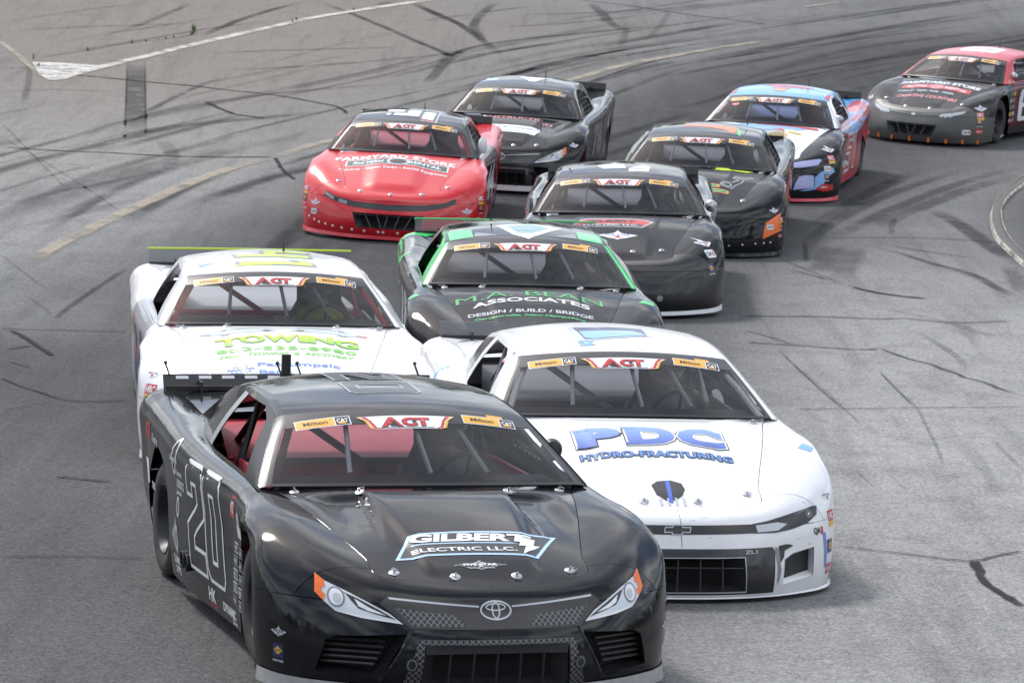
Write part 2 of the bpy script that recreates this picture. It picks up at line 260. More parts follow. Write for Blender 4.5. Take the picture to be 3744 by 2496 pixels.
# ---------------------------------------------------------------- race car body surfaces (x forward, y left, z up)
# stations run from the nose centre round the left side to the tail centre; rings run from the bottom edge up to the hood / sill edge
STN = [
 [(1.455,0,.105),(1.495,0,.24),(1.470,0,.36),(1.405,0,.465),(1.368,0,.528),(1.262,0,.582)],
 [(1.445,.25,.105),(1.485,.25,.24),(1.462,.25,.36),(1.400,.25,.46),(1.348,.245,.533),(1.248,.235,.586)],
 [(1.395,.47,.105),(1.440,.46,.24),(1.415,.455,.37),(1.372,.455,.44),(1.290,.465,.545),(1.190,.492,.599)],
 [(1.240,.755,.105),(1.275,.745,.24),(1.262,.735,.37),(1.225,.725,.48),(1.140,.70,.595),(.985,.550,.662)],
 [(1.055,.945,.105),(1.075,.950,.25),(1.065,.945,.40),(1.030,.925,.52),(.945,.85,.665),(.780,.602,.714)],
 [(.850,1.015,.105),(.860,1.035,.25),(.855,1.040,.45),(.800,1.015,.655),(.715,.92,.745),(.580,.655,.758)],
 [(.600,1.020,.105),(.600,1.035,.30),(.600,1.040,.55),(.580,1.005,.745),(.525,.92,.790),(.430,.692,.788)],
 [(.375,1.020,.105),(.375,1.035,.30),(.375,1.040,.58),(.365,1.005,.775),(.340,.92,.812),(.280,.727,.812)],
 [(.130,.945,.105),(.130,.955,.30),(.130,.970,.58),(.120,.970,.790),(.105,.915,.826),(.070,.770,.836)],
 [(-.080,.930,.105),(-.080,.945,.30),(-.080,.955,.58),(-.080,.955,.800),(-.080,.915,.836),(-.080,.830,.850)],
 [(-.600,.935,.100),(-.600,.960,.30),(-.600,.970,.58),(-.600,.960,.818),(-.600,.925,.848),(-.600,.862,.864)],
 [(-1.20,.955,.095),(-1.20,.985,.30),(-1.20,.992,.60),(-1.20,.976,.832),(-1.20,.940,.866),(-1.20,.862,.876)],
 [(-1.80,.950,.095),(-1.80,.978,.30),(-1.80,.986,.62),(-1.80,.980,.862),(-1.80,.945,.896),(-1.80,.800,.893)],
 [(-2.25,.940,.120),(-2.25,.965,.32),(-2.25,.970,.64),(-2.25,.962,.885),(-2.25,.925,.922),(-2.25,.715,.916)],
 [(-2.70,.915,.220),(-2.70,.942,.38),(-2.71,.950,.66),(-2.71,.944,.912),(-2.71,.905,.948),(-2.65,.705,.942)],
 [(-3.00,.855,.300),(-3.04,.890,.44),(-3.06,.910,.68),(-3.05,.904,.940),(-3.02,.868,.974),(-2.90,.705,.968)],
 [(-3.09,.580,.300),(-3.14,.590,.44),(-3.16,.590,.70),(-3.14,.590,.955),(-3.10,.580,.985),(-2.97,.560,.978)],
 [(-3.11,0,.300),(-3.16,0,.44),(-3.18,0,.70),(-3.16,0,.955),(-3.12,0,.985),(-2.99,0,.982)],
]
def shell_grid(style):
    S = np.array(STN, float)
    nd = style.get('nose_drop', 0.)
    for j in range(len(S)):
        for i in range(6):
            x = S[j, i, 0]
            S[j, i, 2] -= nd * sstep(.1, 1.3, x)
            if style.get('blunt') and x > .8 and i in (3, 4):
                S[j, i, 2] += .02 * style['blunt'] * sstep(.8, 1.2, x); S[j, i, 0] += .02 * style['blunt'] * sstep(.8, 1.2, x)
    st = np.concatenate([[0], np.cumsum(np.linalg.norm(np.diff(S[:, 2], axis=0), axis=1))])
    fine = np.stack([hermite(S[:, i], 7, st, True, True) for i in range(6)], 0)      # ring, fine station
    cols = [hermite(fine[:, j], (4, 5, 6, 6, 5)) for j in range(fine.shape[1])]
    return np.stack(cols, 1)                                                            # ring fine, station fine
def lerp_tab(tab, x):
    xs = np.array([t[0] for t in tab]); o = np.argsort(xs)
    return np.array([np.interp(x, xs[o], np.array([t[k] for t in tab])[o]) for k in range(1, len(tab[0]))])
GS = np.concatenate([np.linspace(0, -.539, 15)[:1], np.linspace(0, -.539, 31)[1:], np.linspace(-.539, -1.82, 25)[1:], np.linspace(-1.82, -2.38, 19)[1:]])
def smooth_tab(pts, xs):
    c = hermite(np.array(pts, float), 24); c = c[np.argsort(c[:, 0])]
    return [np.interp(xs, c[:, 0], c[:, k]) for k in (1, 2)]
E_TAB = [(0.0,.874,.862),(-.27,.777,1.010),(-.539,.677,1.150),(-.80,.655,1.192),(-1.2,.640,1.208),(-1.6,.637,1.188),(-1.82,.640,1.145),(-2.1,.672,1.032),(-2.38,.705,.918)]
C_TAB = [(0.0,0,.878),(-.27,0,1.052),(-.539,0,1.202),(-.80,0,1.243),(-1.2,0,1.266),(-1.6,0,1.252),(-1.82,0,1.210),(-2.1,0,1.085),(-2.38,0,.935)]
S_TAB = [(0.0,.874,.860),(-.10,.872,.850),(-.6,.862,.864),(-1.2,.862,.876),(-1.8,.800,.890),(-2.25,.715,.910),(-2.38,.700,.916)]
B_TAB = [(0.0,.105),(-.27,.100),(-.539,.085),(-.9,.02),(-1.3,0),(-1.82,-.07),(-2.38,-.09)]
def greenhouse():
    yE, zE = smooth_tab(E_TAB, GS); yC, zC = smooth_tab(C_TAB, GS)
    S = np.array([lerp_tab(S_TAB, x) for x in GS]); bl = np.array([lerp_tab(B_TAB, x)[0] for x in GS])
    W = np.concatenate([np.linspace(0, .925, 22), np.array([.940, .955, .978, 1.0])])
    top_g = np.zeros((len(GS), len(W), 3)); side_g = np.zeros((len(GS), 11, 3))
    for i, x in enumerate(GS):
        for j, w in enumerate(W):
            q = 1 - w * w
            drop = .010 * max(0, (w - .93) / .07) ** 2
            top_g[i, j] = (x + bl[i] * q, yE[i] * w, zE[i] + (zC[i] - zE[i]) * q - drop)
        e = top_g[i, -1]; s = np.array((x, S[i, 0], S[i, 1]))
        h = max(0, e[2] - s[2])
        for k in range(11):
            t = k / 10; side_g[i, k] = s + (e - s) * t + np.array((0, .06 * h * 4 * t * (1 - t), 0))
    return top_g, side_g, W
def hood_grid(style, shell):
    """hood between the two hood seams (last ring of the shell)"""
    edge = shell[-1, 14:64]                     # from the front corner back to the cowl
    n = 64
    d = np.concatenate([[0], np.cumsum(np.linalg.norm(np.diff(edge, axis=0), axis=1))])
    k = np.searchsorted(-edge[:, 0], .045); 
    tt = np.linspace(0, d[k], n); ed = np.stack([np.interp(tt, d, edge[:, c]) for c in range(3)], 1)
    nd = style.get('nose_drop', 0.)
    cz = np.array([(1.262, .582), (1.15, .629), (1.0, .682), (.8, .747), (.6, .804), (.4, .847), (.25, .863), (.10, .868)])
    cz[:, 1] -= nd * np.array([sstep(.1, 1.3, x) for x in cz[:, 0]])
    cx = np.interp(np.linspace(0, 1, n), np.linspace(0, 1, n), 1.262 + (.115 - 1.262) * (tt / tt[-1]))
    czz = np.interp(cx, cz[::-1, 0], cz[::-1, 1])
    # smooth the centre profile
    for _ in range(14): czz[1:-1] = (czz[:-2] + 2 * czz[1:-1] + czz[2:]) / 4
    B = np.linspace(-.993, .993, 85)
    G = np.zeros((n, 85, 3)); kind = style.get('hood', 'ridge')
    for i in range(n):
        a = i / (n - 1)                          # 0 front .. 1 rear
        for j, b in enumerate(B):
            q = b * b
            x = cx[i] + (ed[i, 0] - cx[i]) * q; y = ed[i, 1] * b; z = czz[i] + (ed[i, 2] - czz[i]) * q
            ay = abs(y); w = .27 + .13 * a
            amp = sstep(0, .15, a) * (1 - sstep(.86, .97, a))
            if kind == 'ridge':
                z += amp * .014 * (1 - sstep(w - .04, w + .03, ay))
                z -= .038 * sstep(.16, .24, x) * (1 - sstep(.34, .95, x)) * sstep(.345 + .06 * x, .375 + .06 * x, ay) * (1 - sstep(.50, .68, ay))
            elif kind == 'dome':
                z += amp * .026 * (1 - sstep(.18, .36 + .1 * a, ay))
            elif kind == 'flat':
                z += amp * .010 * (1 - sstep(w - .02, w + .06, ay))
            G[i, j] = (x, y, z - .0005)
    return G
def deck_grid(shell):
    e = shell[-1]; xs = np.linspace(-2.37, -2.985, 14); k = [j for j in range(e.shape[0]) if e[j, 0] < -2.2]
    ee = e[k]; o = np.argsort(-ee[:, 0]); ee = ee[o]
    G = np.zeros((14, 17, 3))
    for i, x in enumerate(xs):
        y = np.interp(-x, -ee[:, 0], ee[:, 1]); z = np.interp(-x, -ee[:, 0], ee[:, 2])
        zc = np.interp(x, (-2.99, -2.38), (.985, .938))
        if i > 11: y = [.60, .45][i - 12] if y < .7 else y
        for j, b in enumerate(np.linspace(-1, 1, 17)):
            G[i, j] = (x - .05 * (1 - b * b) * sstep(-2.6, -2.37, x) , y * b, z + (zc - z) * (1 - b * b))
    return G

def tube(pts, r, n=8, closed=False):
    """tube along a polyline -> V,F"""
    pts = [Vector(p) for p in pts]; V, F = [], []
    m = len(pts)
    for i, p in enumerate(pts):
        if closed: t = pts[(i + 1) % m] - pts[i - 1]
        else: t = pts[min(i + 1, m - 1)] - pts[max(i - 1, 0)]
        t.normalize(); a = Vector((0, 0, 1)) if abs(t.z) < .9 else Vector((1, 0, 0))
        u = t.cross(a).normalized(); w = t.cross(u)
        rr = r[i] if hasattr(r, '__len__') else r
        for k in range(n):
            an = 2 * math.pi * k / n; V.append(tuple(p + u * math.cos(an) * rr + w * math.sin(an) * rr))
    for i in range(m if closed else m - 1):
        for k in range(n):
            a = i * n + k; b = i * n + (k + 1) % n; j = (i + 1) % m
            F.append([a, b, j * n + (k + 1) % n, j * n + k])
    if not closed: F += [list(range(n))[::-1], [(m - 1) * n + k for k in range(n)]]
    return V, F
def box(c, s, rot=None):
    V = [Vector((x * s[0] / 2, y * s[1] / 2, z * s[2] / 2)) for x in (-1, 1) for y in (-1, 1) for z in (-1, 1)]
    if rot: V = [rot @ v for v in V]
    V = [tuple(v + Vector(c)) for v in V]
    return V, [[0, 1, 3, 2], [4, 6, 7, 5], [0, 4, 5, 1], [2, 3, 7, 6], [0, 2, 6, 4], [1, 5, 7, 3]]
def lathe(prof, n=24, axis='y', c=(0, 0, 0)):
    """prof: list of (radius, along axis)"""
    V, F = [], []
    for r, a in prof:
        for k in range(n):
            t = 2 * math.pi * k / n
            p = (r * math.cos(t), a, r * math.sin(t)) if axis == 'y' else ((a, r * math.cos(t), r * math.sin(t)) if axis == 'x' else (r * math.cos(t), r * math.sin(t), a))
            V.append(tuple(p[i] + c[i] for i in range(3)))
    for i in range(len(prof) - 1):
        for k in range(n): F.append([i * n + k, i * n + (k + 1) % n, (i + 1) * n + (k + 1) % n, (i + 1) * n + k])
    return V, F
def join(*parts):
    V, F = [], []
    for v, f in parts:
        k = len(V); V += v; F += [[i + k for i in q] for q in f]
    return V, F
def solid(VF, smooth=False, bevel=0.):
    me = bpy.data.meshes.new('m'); bm = bmesh.new()
    vs_ = [bm.verts.new(v) for v in VF[0]]
    for f in VF[1]:
        try: bm.faces.new([vs_[i] for i in f])
        except ValueError: pass
    bmesh.ops.recalc_face_normals(bm, faces=bm.faces)
    if bevel: bmesh.ops.bevel(bm, geom=list(bm.edges), offset=bevel, segments=2, affect='EDGES', profile=.6)
    for f in bm.faces: f.smooth = smooth
    bm.to_mesh(me); bm.free()
    if smooth:
        try: me.set_sharp_from_angle(angle=R(40))
        except Exception: pass
    return me
# ---------------------------------------------------------------- car assembly
SURF = {}
def gap(sh, f, g=.0022):
    """split a sheet along f=0 leaving a narrow open seam"""
    a, b = sh.cut(lambda v: f(v) - g); _, b = sh.cut(lambda v: f(v) + g)
    return a, b
def surfaces(style):
    key = (style.get('nose_drop', 0), style.get('blunt', 0), style.get('hood', 'ridge'))
    if key in SURF: return SURF[key]
    G = shell_grid(style)
    sh = grid_sheet(G, flip=True)
    S = {'raw': sh}
    body = sh
    for cx, rr in ((.375, .405), (-2.25, .415)):
        _, body = body.cut(lambda v: rr - math.hypot(v[0] - cx, (v[2] - .335) * (1.0 if v[2] > .335 else .12)) if v[1] > .7 else -1)
    lo, hi = gap(body, lambda v: (.497 - style.get('nose_drop', 0)) - v[2])
    nose_lo, rest_lo = lo.cut(lambda v: v[0] - .375)
    hi_n, hi_r = gap(hi, lambda v: v[0] - (1.055 + .10 * (.93 - v[1])))
    nose = Sheet().add(nose_lo).add(hi_n)
    fend, back = gap(Sheet().add(hi_r).add(rest_lo), lambda v: v[0] + .085)
    door, quart = gap(back, lambda v: v[0] + 1.42)
    rocker, door = gap(door, lambda v: .215 - v[2])
    quart, tail = gap(quart, lambda v: v[0] + 2.86)
    S.update(nose=nose, fender=fend, door=door, rocker=rocker, quarter_panel=quart, tail=tail)
    S['hood'] = grid_sheet(hood_grid(style, G), flip=True)
    S['deck'] = grid_sheet(deck_grid(G), flip=True)
    tg, sg, W = greenhouse()
    full = np.concatenate([tg[:, :0:-1] * np.array([1, -1, 1]), tg], 1)
    nW = len(W); c0 = 4
    gl0, gl1 = 1, 24
    S['windshield'] = grid_sheet(full[gl0:gl1, c0:-c0], flip=True)
    ban = Sheet()
    ban.add(grid_sheet(full[0:gl0 + 1, c0:-c0], True)).add(grid_sheet(full[gl1 - 1:31, c0:-c0], True))
    ban.add(grid_sheet(full[0:31, 2:c0 + 1], True)).add(grid_sheet(full[0:31, -c0 - 1:-2], True))
    S['windshield_band'] = ban
    S['roof'] = grid_sheet(full[30:55], True)
    S['rear_window'] = grid_sheet(full[55:71, c0:-c0], True)
    pil = Sheet().add(grid_sheet(full[0:31, -3:], True))
    cp = Sheet().add(grid_sheet(full[54:73, -c0 - 1:], True))
    sd_ = grid_sheet(sg, True)
    sd_.F = [f for f in sd_.F]
    _, sd_ = sd_.poly([(-.34, .870), (-1.335, .886), (-1.275, 1.170), (-.80, 1.168), (-.62, 1.12)], side)
    bp, sd_ = sd_.poly([(-1.337, .884), (-1.455, .888), (-1.385, 1.176), (-1.277, 1.172)], side)
    qw, sd_ = sd_.poly([(-1.475, .897), (-2.22, .930), (-2.10, .985), (-1.83, 1.120), (-1.405, 1.170)], side)
    a, c = sd_.cut(lambda v: v[0] + 1.1)
    S['a_pillar'] = pil.add(a); S['c_pillar'] = cp.add(c); S['b_pillar'] = bp; S['quarter_window'] = qw
    # everything for projecting lettering on to
    tgt = Sheet()
    for q in (S['raw'], S['raw'].mirror(), S['hood'], S['roof'], S['deck'], S['windshield'], S['windshield_band'], S['rear_window'], grid_sheet(sg, True), grid_sheet(sg, True).mirror()): tgt.add(Sheet(list(q.V), list(q.N), [list(f) for f in q.F]))
    S['target'] = tgt; S['bvh'] = BVHTree.FromPolygons(tgt.V, tgt.F)
    S['G'] = G
    SURF[key] = S
    return S

def ring_pts(S, z=None, lo=0, hi=None):
    """bottom edge of the nose from right to left, in car coordinates"""
    e = S['G'][0]; e = e[e[:, 0] > .80]
    return [(x, -y, zz) for x, y, zz in e[::-1]] + [tuple(p) for p in e[1:]]

MESH = {}
def shared(key, fn):
    if key not in MESH: MESH[key] = fn()
    return MESH[key]

def wheel(root, x, s, steer, tyre_m, rim_m, name='wheel'):
    w = .255
    def tyre():
        p = [(.20, -w/2 + .012), (.235, -w/2), (.29, -w/2 - .004), (.318, -w/2 + .012), (.334, -w/2 + .038), (.338, -.05), (.338, .05), (.334, w/2 - .038), (.318, w/2 - .012), (.29, w/2 + .004), (.235, w/2), (.20, w/2 - .012), (.20, -w/2 + .012)]
        return solid(lathe(p, 40), True)
    def rim():
        a = lathe([(.202, -w/2 + .008), (.192, -w/2 + .03), (.185, -.03), (.185, .03), (.192, w/2 - .03), (.202, w/2 - .008), (.196, w/2 - .006), (.180, w/2 - .035), (.165, w/2 - .075), (.10, w/2 - .06), (.075, w/2 - .075), (.0, w/2 - .075)], 30)
        nuts = [lathe([(0, 0), (.013, 0), (.013, .03), (0, .03)], 6, 'y', (.058 * math.cos(k * 2 * math.pi / 5), w/2 - .072, .058 * math.sin(k * 2 * math.pi / 5))) for k in range(5)]
        return solid(join(a, *nuts), True)
    def slot():
        parts = []
        for k in range(8):
            t = 2 * math.pi * k / 8; rot = Matrix.Rotation(-t, 3, 'Y')
            parts.append(box(rot @ Vector((.137, w/2 - .064, 0)), (.03, .02, .045), rot))
        return solid(join(*parts))
    t = link(name, shared('tyre', tyre), root, tyre_m)
    t.location = (x, s * .815, .338); t.rotation_euler = (0, 0, (0 if s > 0 else math.pi) + steer)
    link('rim', shared('rim', rim), t, rim_m)
    return t

def decal(S, polys, org, u, v, d, off=.0018, cell=.05):
    """polys: list of 2-D outlines [(pts, holes)] in metres; frame org + u*a + v*b, cast along d on to the body -> mesh"""
    org, u, v, d = Vector(org), Vector(u), Vector(v), Vector(d).normalized()
    tg = S['target']; bvh = S['bvh']
    V, N, F = [], [], []
    bm = bmesh.new()
    for poly in polys:
        loops = [poly] if not isinstance(poly[0][0], (tuple, list)) else poly
        vec = [[Vector((p[0], p[1], 0)) for p in l] for l in loops]
        flat = [p for l in vec for p in l]; bv = [bm.verts.new(p) for p in flat]
        for t in tessellate_polygon(vec):
            try: bm.faces.new([bv[i] for i in t])
            except ValueError: pass
    return decal_bm(S, bm, org, u, v, d, off, cell)
def decal_bm(S, bm, org, u, v, d, off=.0018, cell=.05):
    tg = S['target']; bvh = S['bvh']
    if not bm.verts: return None
    xs = [q.co.x for q in bm.verts]; ys = [q.co.y for q in bm.verts]
    for ax, lo, hi in ((0, min(xs), max(xs)), (1, min(ys), max(ys))):
        k = math.floor(lo / cell) + 1
        while k * cell < hi:
            co = Vector((k * cell, 0, 0)) if ax == 0 else Vector((0, k * cell, 0)); no = Vector((1, 0, 0)) if ax == 0 else Vector((0, 1, 0))
            bmesh.ops.bisect_plane(bm, geom=list(bm.verts) + list(bm.edges) + list(bm.faces), dist=1e-6, plane_co=co, plane_no=no)
            k += 1
    bm.verts.index_update()
    V, N, ok = [], [], []
    for q in bm.verts:
        o = org + u * q.co.x + v * q.co.y - d * 3.0
        hit, nn, idx, dist = bvh.ray_cast(o, d, 6.0)
        if hit is None: V.append((0, 0, 0)); N.append((0, 0, 1)); ok.append(False); continue
        f = tg.F[idx]; w = poly_3d_calc([Vector(tg.V[i]) for i in f], hit)
        n = Vector((0, 0, 0))
        for i, a in zip(f, w): n += Vector(tg.N[i]) * a
        n.normalize()
        if n.dot(d) > 0: n = -n
        V.append(tuple(hit + n * off)); N.append(tuple(n)); ok.append(True)
    F = []
    for f in bm.faces:
        ix = [q.index for q in f.verts]
        if not all(ok[i] for i in ix): continue
        a, b, c = (Vector(V[i]) for i in ix[:3])
        if (b - a).cross(c - a).dot(d) > 0: ix = ix[::-1]
        F.append(ix)
    bm.free()
    if not F: return None
    return mesh_from(V, F, N)
FONTC = {}
def text_bm(txt, size=1., shear=0., bold=0., sx=1., space=1., arch=0., align='CENTER'):
    """lettering as a flat bmesh in 2-D, cap height = size"""
    cu = bpy.data.curves.new('t', 'FONT'); cu.body = txt; cu.align_x = align; cu.align_y = 'CENTER'; cu.size = 1.0; cu.shear = shear; cu.offset = bold; cu.space_character = space; cu.resolution_u = 3
    o = bpy.data.objects.new('t', cu); COL.objects.link(o)
    dg = bpy.context.evaluated_depsgraph_get(); dg.update()
    me = o.evaluated_get(dg).to_mesh()
    bm = bmesh.new(); bm.from_mesh(me); o.evaluated_get(dg).to_mesh_clear()
    bpy.data.objects.remove(o); bpy.data.curves.remove(cu)
    k = size / .70
    w = max([abs(q.co.x) for q in bm.verts] + [1e-6])
    for q in bm.verts:
        q.co.x *= k * sx; q.co.y *= k; q.co.z = 0
        if arch: q.co.y += arch * (1 - (q.co.x / (w * k * sx)) ** 2)
    bmesh.ops.remove_doubles(bm, verts=bm.verts, dist=1e-5)
    return bm
def rect(x0, y0, x1, y1): return [(x0, y0), (x1, y0), (x1, y1), (x0, y1)]
def oval(cx, cy, rx, ry, n=24, a0=0., a1=360.): return [(cx + rx * math.cos(R(a0 + (a1 - a0) * k / n)), cy + ry * math.sin(R(a0 + (a1 - a0) * k / n))) for k in range(n if a1 - a0 >= 360 else n + 1)]
def ringp(cx, cy, rx, ry, t, n=28):
    return [oval(cx, cy, rx, ry, n), oval(cx, cy, rx - t, ry - t, n)[::-1]]
# ---------------------------------------------------------------- shared materials
glassmat('glass', (.92, .93, .95), .015, .015, .8); glassmat('glass_rear', (.72, .76, .8), .05, .05); glassmat('clear_lexan', (.80, .82, .84), .05, .08); glassmat('visor', (.12, .12, .14), .03)
mat('band', (.010, .010, .011), .28, coat=.3); mat('lexan_dark', (.016, .016, .018), .10, spec=.6)
mat('steel', (.55, .55, .56), .28, 1., nscale=40); mat('black_plastic', (.018, .018, .020), .42, dirt=.12, nscale=9); mat('void', (.004, .004, .004), .9)
mat('tyre', (.022, .022, .023), .85, dirt=.35, nscale=7, bump=.2); mat('rim', (.03, .03, .032), .4, .5); mat('cage_dark', (.035, .035, .038), .4); mat('seat_black', (.04, .04, .045), .7)
mat('slot_dark', (.008, .008, .008), .8)
def ink(name, col, rough=.32): return mat('vinyl_' + name, col, rough, coat=.2, dirt=.04, nscale=22)
INK = dict(white=ink('white', (.78, .79, .81)), black=ink('black', (.012, .012, .013)), red=ink('red', (.52, .025, .03)), yellow=ink('yellow', (.80, .40, .045)), orange=ink('orange', (.85, .16, .02)),
    blue=ink('blue', (.06, .13, .55)), sky=ink('sky', (.20, .42, .75)), green=ink('green', (.06, .50, .15)), lime=ink('lime', (.55, .75, .02)), purple=ink('purple', (.12, .08, .30)), lavender=ink('lavender', (.42, .44, .72)),
    grey=ink('grey', (.22, .23, .24)), silver=ink('silver', (.50, .53, .56), .25), navy=ink('navy', (.02, .025, .11)), gold=ink('gold', (.70, .42, .04)), dgreen=ink('dgreen', (.02, .06, .04)), ice=ink('ice', (.40, .58, .78)), teal=ink('teal', (.20, .36, .38)), pink=ink('pink', (.62, .22, .24)), tan=ink('tan', (.5, .36, .16)), mid=ink('mid', (.12, .24, .62)), leaf=ink('leaf', (.22, .60, .07)))
def lattice():
    """printed honeycomb mesh of the grille stickers"""
    m, t, b = nodemat('printed_mesh'); N = t.nodes; Lk = t.links
    tcn = N.new('ShaderNodeTexCoord'); mp_ = N.new('ShaderNodeMapping'); mp_.inputs['Rotation'].default_value = (R(45), 0, 0); mp_.inputs['Scale'].default_value = (0, 48, 48); Lk.new(tcn.outputs['Object'], mp_.inputs['Vector'])
    s = N.new('ShaderNodeSeparateXYZ'); Lk.new(mp_.outputs[0], s.inputs[0]); fs = []
    for k in (1, 2):
        f = N.new('ShaderNodeMath'); f.operation = 'FRACT'; Lk.new(s.outputs[k], f.inputs[0])
        l = N.new('ShaderNodeMath'); l.operation = 'LESS_THAN'; l.inputs[1].default_value = .16; Lk.new(f.outputs[0], l.inputs[0]); fs.append(l)
    mx_ = N.new('ShaderNodeMath'); mx_.operation = 'MAXIMUM'; Lk.new(fs[0].outputs[0], mx_.inputs[0]); Lk.new(fs[1].outputs[0], mx_.inputs[1])
    c = N.new('ShaderNodeMixRGB'); c.inputs[1].default_value = (.014, .014, .016, 1); c.inputs[2].default_value = (.20, .20, .215, 1); Lk.new(mx_.outputs[0], c.inputs[0]); Lk.new(c.outputs[0], b.inputs['Base Color']); b.inputs['Roughness'].default_value = .4
    return m
INK['mesh'] = lattice()
def fade(name, c0, c1, axis, a0, a1):
    """two-tone printed lettering, colour running along one body axis"""
    m, t, b = nodemat(name); N = t.nodes; Lk = t.links
    tcn = N.new('ShaderNodeTexCoord'); s = N.new('ShaderNodeSeparateXYZ'); Lk.new(tcn.outputs['Object'], s.inputs[0])
    r = N.new('ShaderNodeMapRange'); r.inputs['From Min'].default_value = a0; r.inputs['From Max'].default_value = a1; Lk.new(s.outputs[axis], r.inputs['Value'])
    c = N.new('ShaderNodeMixRGB'); c.inputs[1].default_value = (*c0, 1); c.inputs[2].default_value = (*c1, 1); Lk.new(r.outputs[0], c.inputs[0]); Lk.new(c.outputs[0], b.inputs['Base Color']); b.inputs['Roughness'].default_value = .35
    return m
POSES = [(-.42,17.43,16.2,0),(.764,20.50,8.56,.15),(-1.671,24.672,8.74,.5),(.135,27.952,4.3,.42),(1.045,34.40,-2.2,1.2),(2.087,39.617,-6.8,-.33),(-1.361,39.95,-3.4,-1.0),(-.064,45.22,-8.0,-.54),(3.30,45.368,-12.2,-.34),(6.572,52.673,-31.0,0)]
# ---------------------------------------------------------------- lettering and stickers on the bodywork
PL = {'top': ((0, 1, 0), (-1, 0, 0), (0, 0, -1)), 'front': ((0, 1, 0), (0, 0, 1), (-1, 0, 0)), 'right': ((1, 0, 0), (0, 0, 1), (0, 1, 0)), 'left': ((-1, 0, 0), (0, 0, 1), (0, -1, 0)), 'glass': ((0, 1, 0), (-.878, 0, .478), (-.478, 0, -.878)), 'topR': ((1, 0, 0), (0, 1, 0), (0, 0, -1)), 'topL': ((-1, 0, 0), (0, -1, 0), (0, 0, -1))}
for _n, _d in (('cornL', (-.66, -.75, 0)), ('cornR', (-.66, .75, 0)), ('shoulL', (-.2, -.8, -.55)), ('shoulR', (-.2, .8, -.55))):
    _dv = Vector(_d).normalized(); _u = _dv.cross(Vector((0, 0, 1))).normalized(); PL[_n] = (tuple(_u), tuple(_u.cross(_dv)), tuple(_dv))
class Deco:
    """collects printed shapes of one sticker, then becomes one part of the car"""
    def __init__(s, S): s.S = S; s.items = []
    def poly(s, polys, P, plane, ink_, lay=0, cell=.06):
        if plane not in ('top', 'glass', 'right', 'left', 'topR', 'topL'): cell = min(cell, .022)
        elif plane == 'top': cell = min(cell, .036)
        u, v, d = PL[plane]; me = decal(s.S, polys, P, u, v, d, .0022 + .0011 * lay, cell)
        if me: s.items.append((me, ink_))
        return s
    def text(s, txt, P, plane, w, h, ink_, lay=1, bold=0., shear=0., arch=0., space=1., rot=0., outline=None, ow=.03, cell=.06):
        if plane not in ('top', 'glass', 'right', 'left', 'topR', 'topL'): cell = min(cell, .022)
        elif plane == 'top': cell = min(cell, .036)
        for bld, ik, ly in (([(bold + ow, outline, lay)] if outline else []) + [(bold, ink_, lay + (1 if outline else 0))]):
            bm = text_bm(txt, 1., shear, bld, 1., space)
            xs = [q.co.x for q in bm.verts]; ys = [q.co.y for q in bm.verts]; cx, cy = (min(xs) + max(xs)) / 2, (min(ys) + max(ys)) / 2
            ex = (bld - bold) * 2.6; kx = w / max(1e-6, max(xs) - min(xs) - ex); ky = h / max(1e-6, max(ys) - min(ys) - ex)
            for q in bm.verts:
                x, y = (q.co.x - cx) * kx, (q.co.y - cy) * ky
                y += arch * (1 - (x / (w / 2)) ** 2) if arch else 0
                q.co.x = x * math.cos(rot) - y * math.sin(rot); q.co.y = x * math.sin(rot) + y * math.cos(rot)
            u, v, d = (Vector(k) for k in PL[plane]); me = decal_bm(s.S, bm, Vector(P), u, v, d.normalized(), .0022 + .0011 * ly, cell)
            if me: s.items.append((me, ik))
        return s
    def mesh(s):
        V, N, F, MI, mats = [], [], [], [], []
        for me, ik in s.items:
            if ik not in mats: mats.append(ik)
            k = len(V); V += [tuple(v.co) for v in me.vertices]; N += [tuple(n.vector) for n in me.vertex_normals]
            for p in me.polygons: F.append([i + k for i in p.vertices]); MI.append(mats.index(ik))
            bpy.data.meshes.remove(me)
        if not F: return None, []
        return mesh_from(V, F, None, True, MI), mats
    def put(s, name, parent):
        me, mats = s.mesh()
        if me: return link(name, me, parent, [INK[m] if isinstance(m, str) else m for m in mats])
WINGS = [(-.5, .10), (-.30, .16), (-.12, .20), (-.04, .30), (0, .42), (.04, .30), (.12, .20), (.30, .16), (.5, .10), (.32, -.02), (.22, -.10), (.10, -.14), (0, -.22), (-.10, -.14), (-.22, -.10), (-.32, -.02)]
def sc(p, w, h): return [(x * w, y * h) for x, y in p]
STAR = [(math.sin(k * math.pi / 5) * (.5 if k % 2 == 0 else .21), math.cos(k * math.pi / 5) * (.5 if k % 2 == 0 else .21)) for k in range(10)]
def st_wings(S, P, pl, w, base='white', txt='purple', star='red'):
    d = Deco(S).poly([sc(WINGS, w, w * .75)], P, pl, base, 0)
    d.text('FIVE STAR', Vector(P) + Vector(PL[pl][1]) * w * .075, pl, w * .62, w * .105, txt, 1, .02)
    d.poly([sc(STAR, w * .2, w * .2)], Vector(P) - Vector(PL[pl][1]) * w * .03, pl, star, 2)
    return d
def rrect(w, h, r, n=4):
    o = []
    for cx, cy, a in ((w/2 - r, h/2 - r, 0), (-w/2 + r, h/2 - r, 90), (-w/2 + r, -h/2 + r, 180), (w/2 - r, -h/2 + r, 270)):
        for k in range(n + 1): o.append((cx + r * math.cos(R(a + 90 * k / n)), cy + r * math.sin(R(a + 90 * k / n))))
    return o
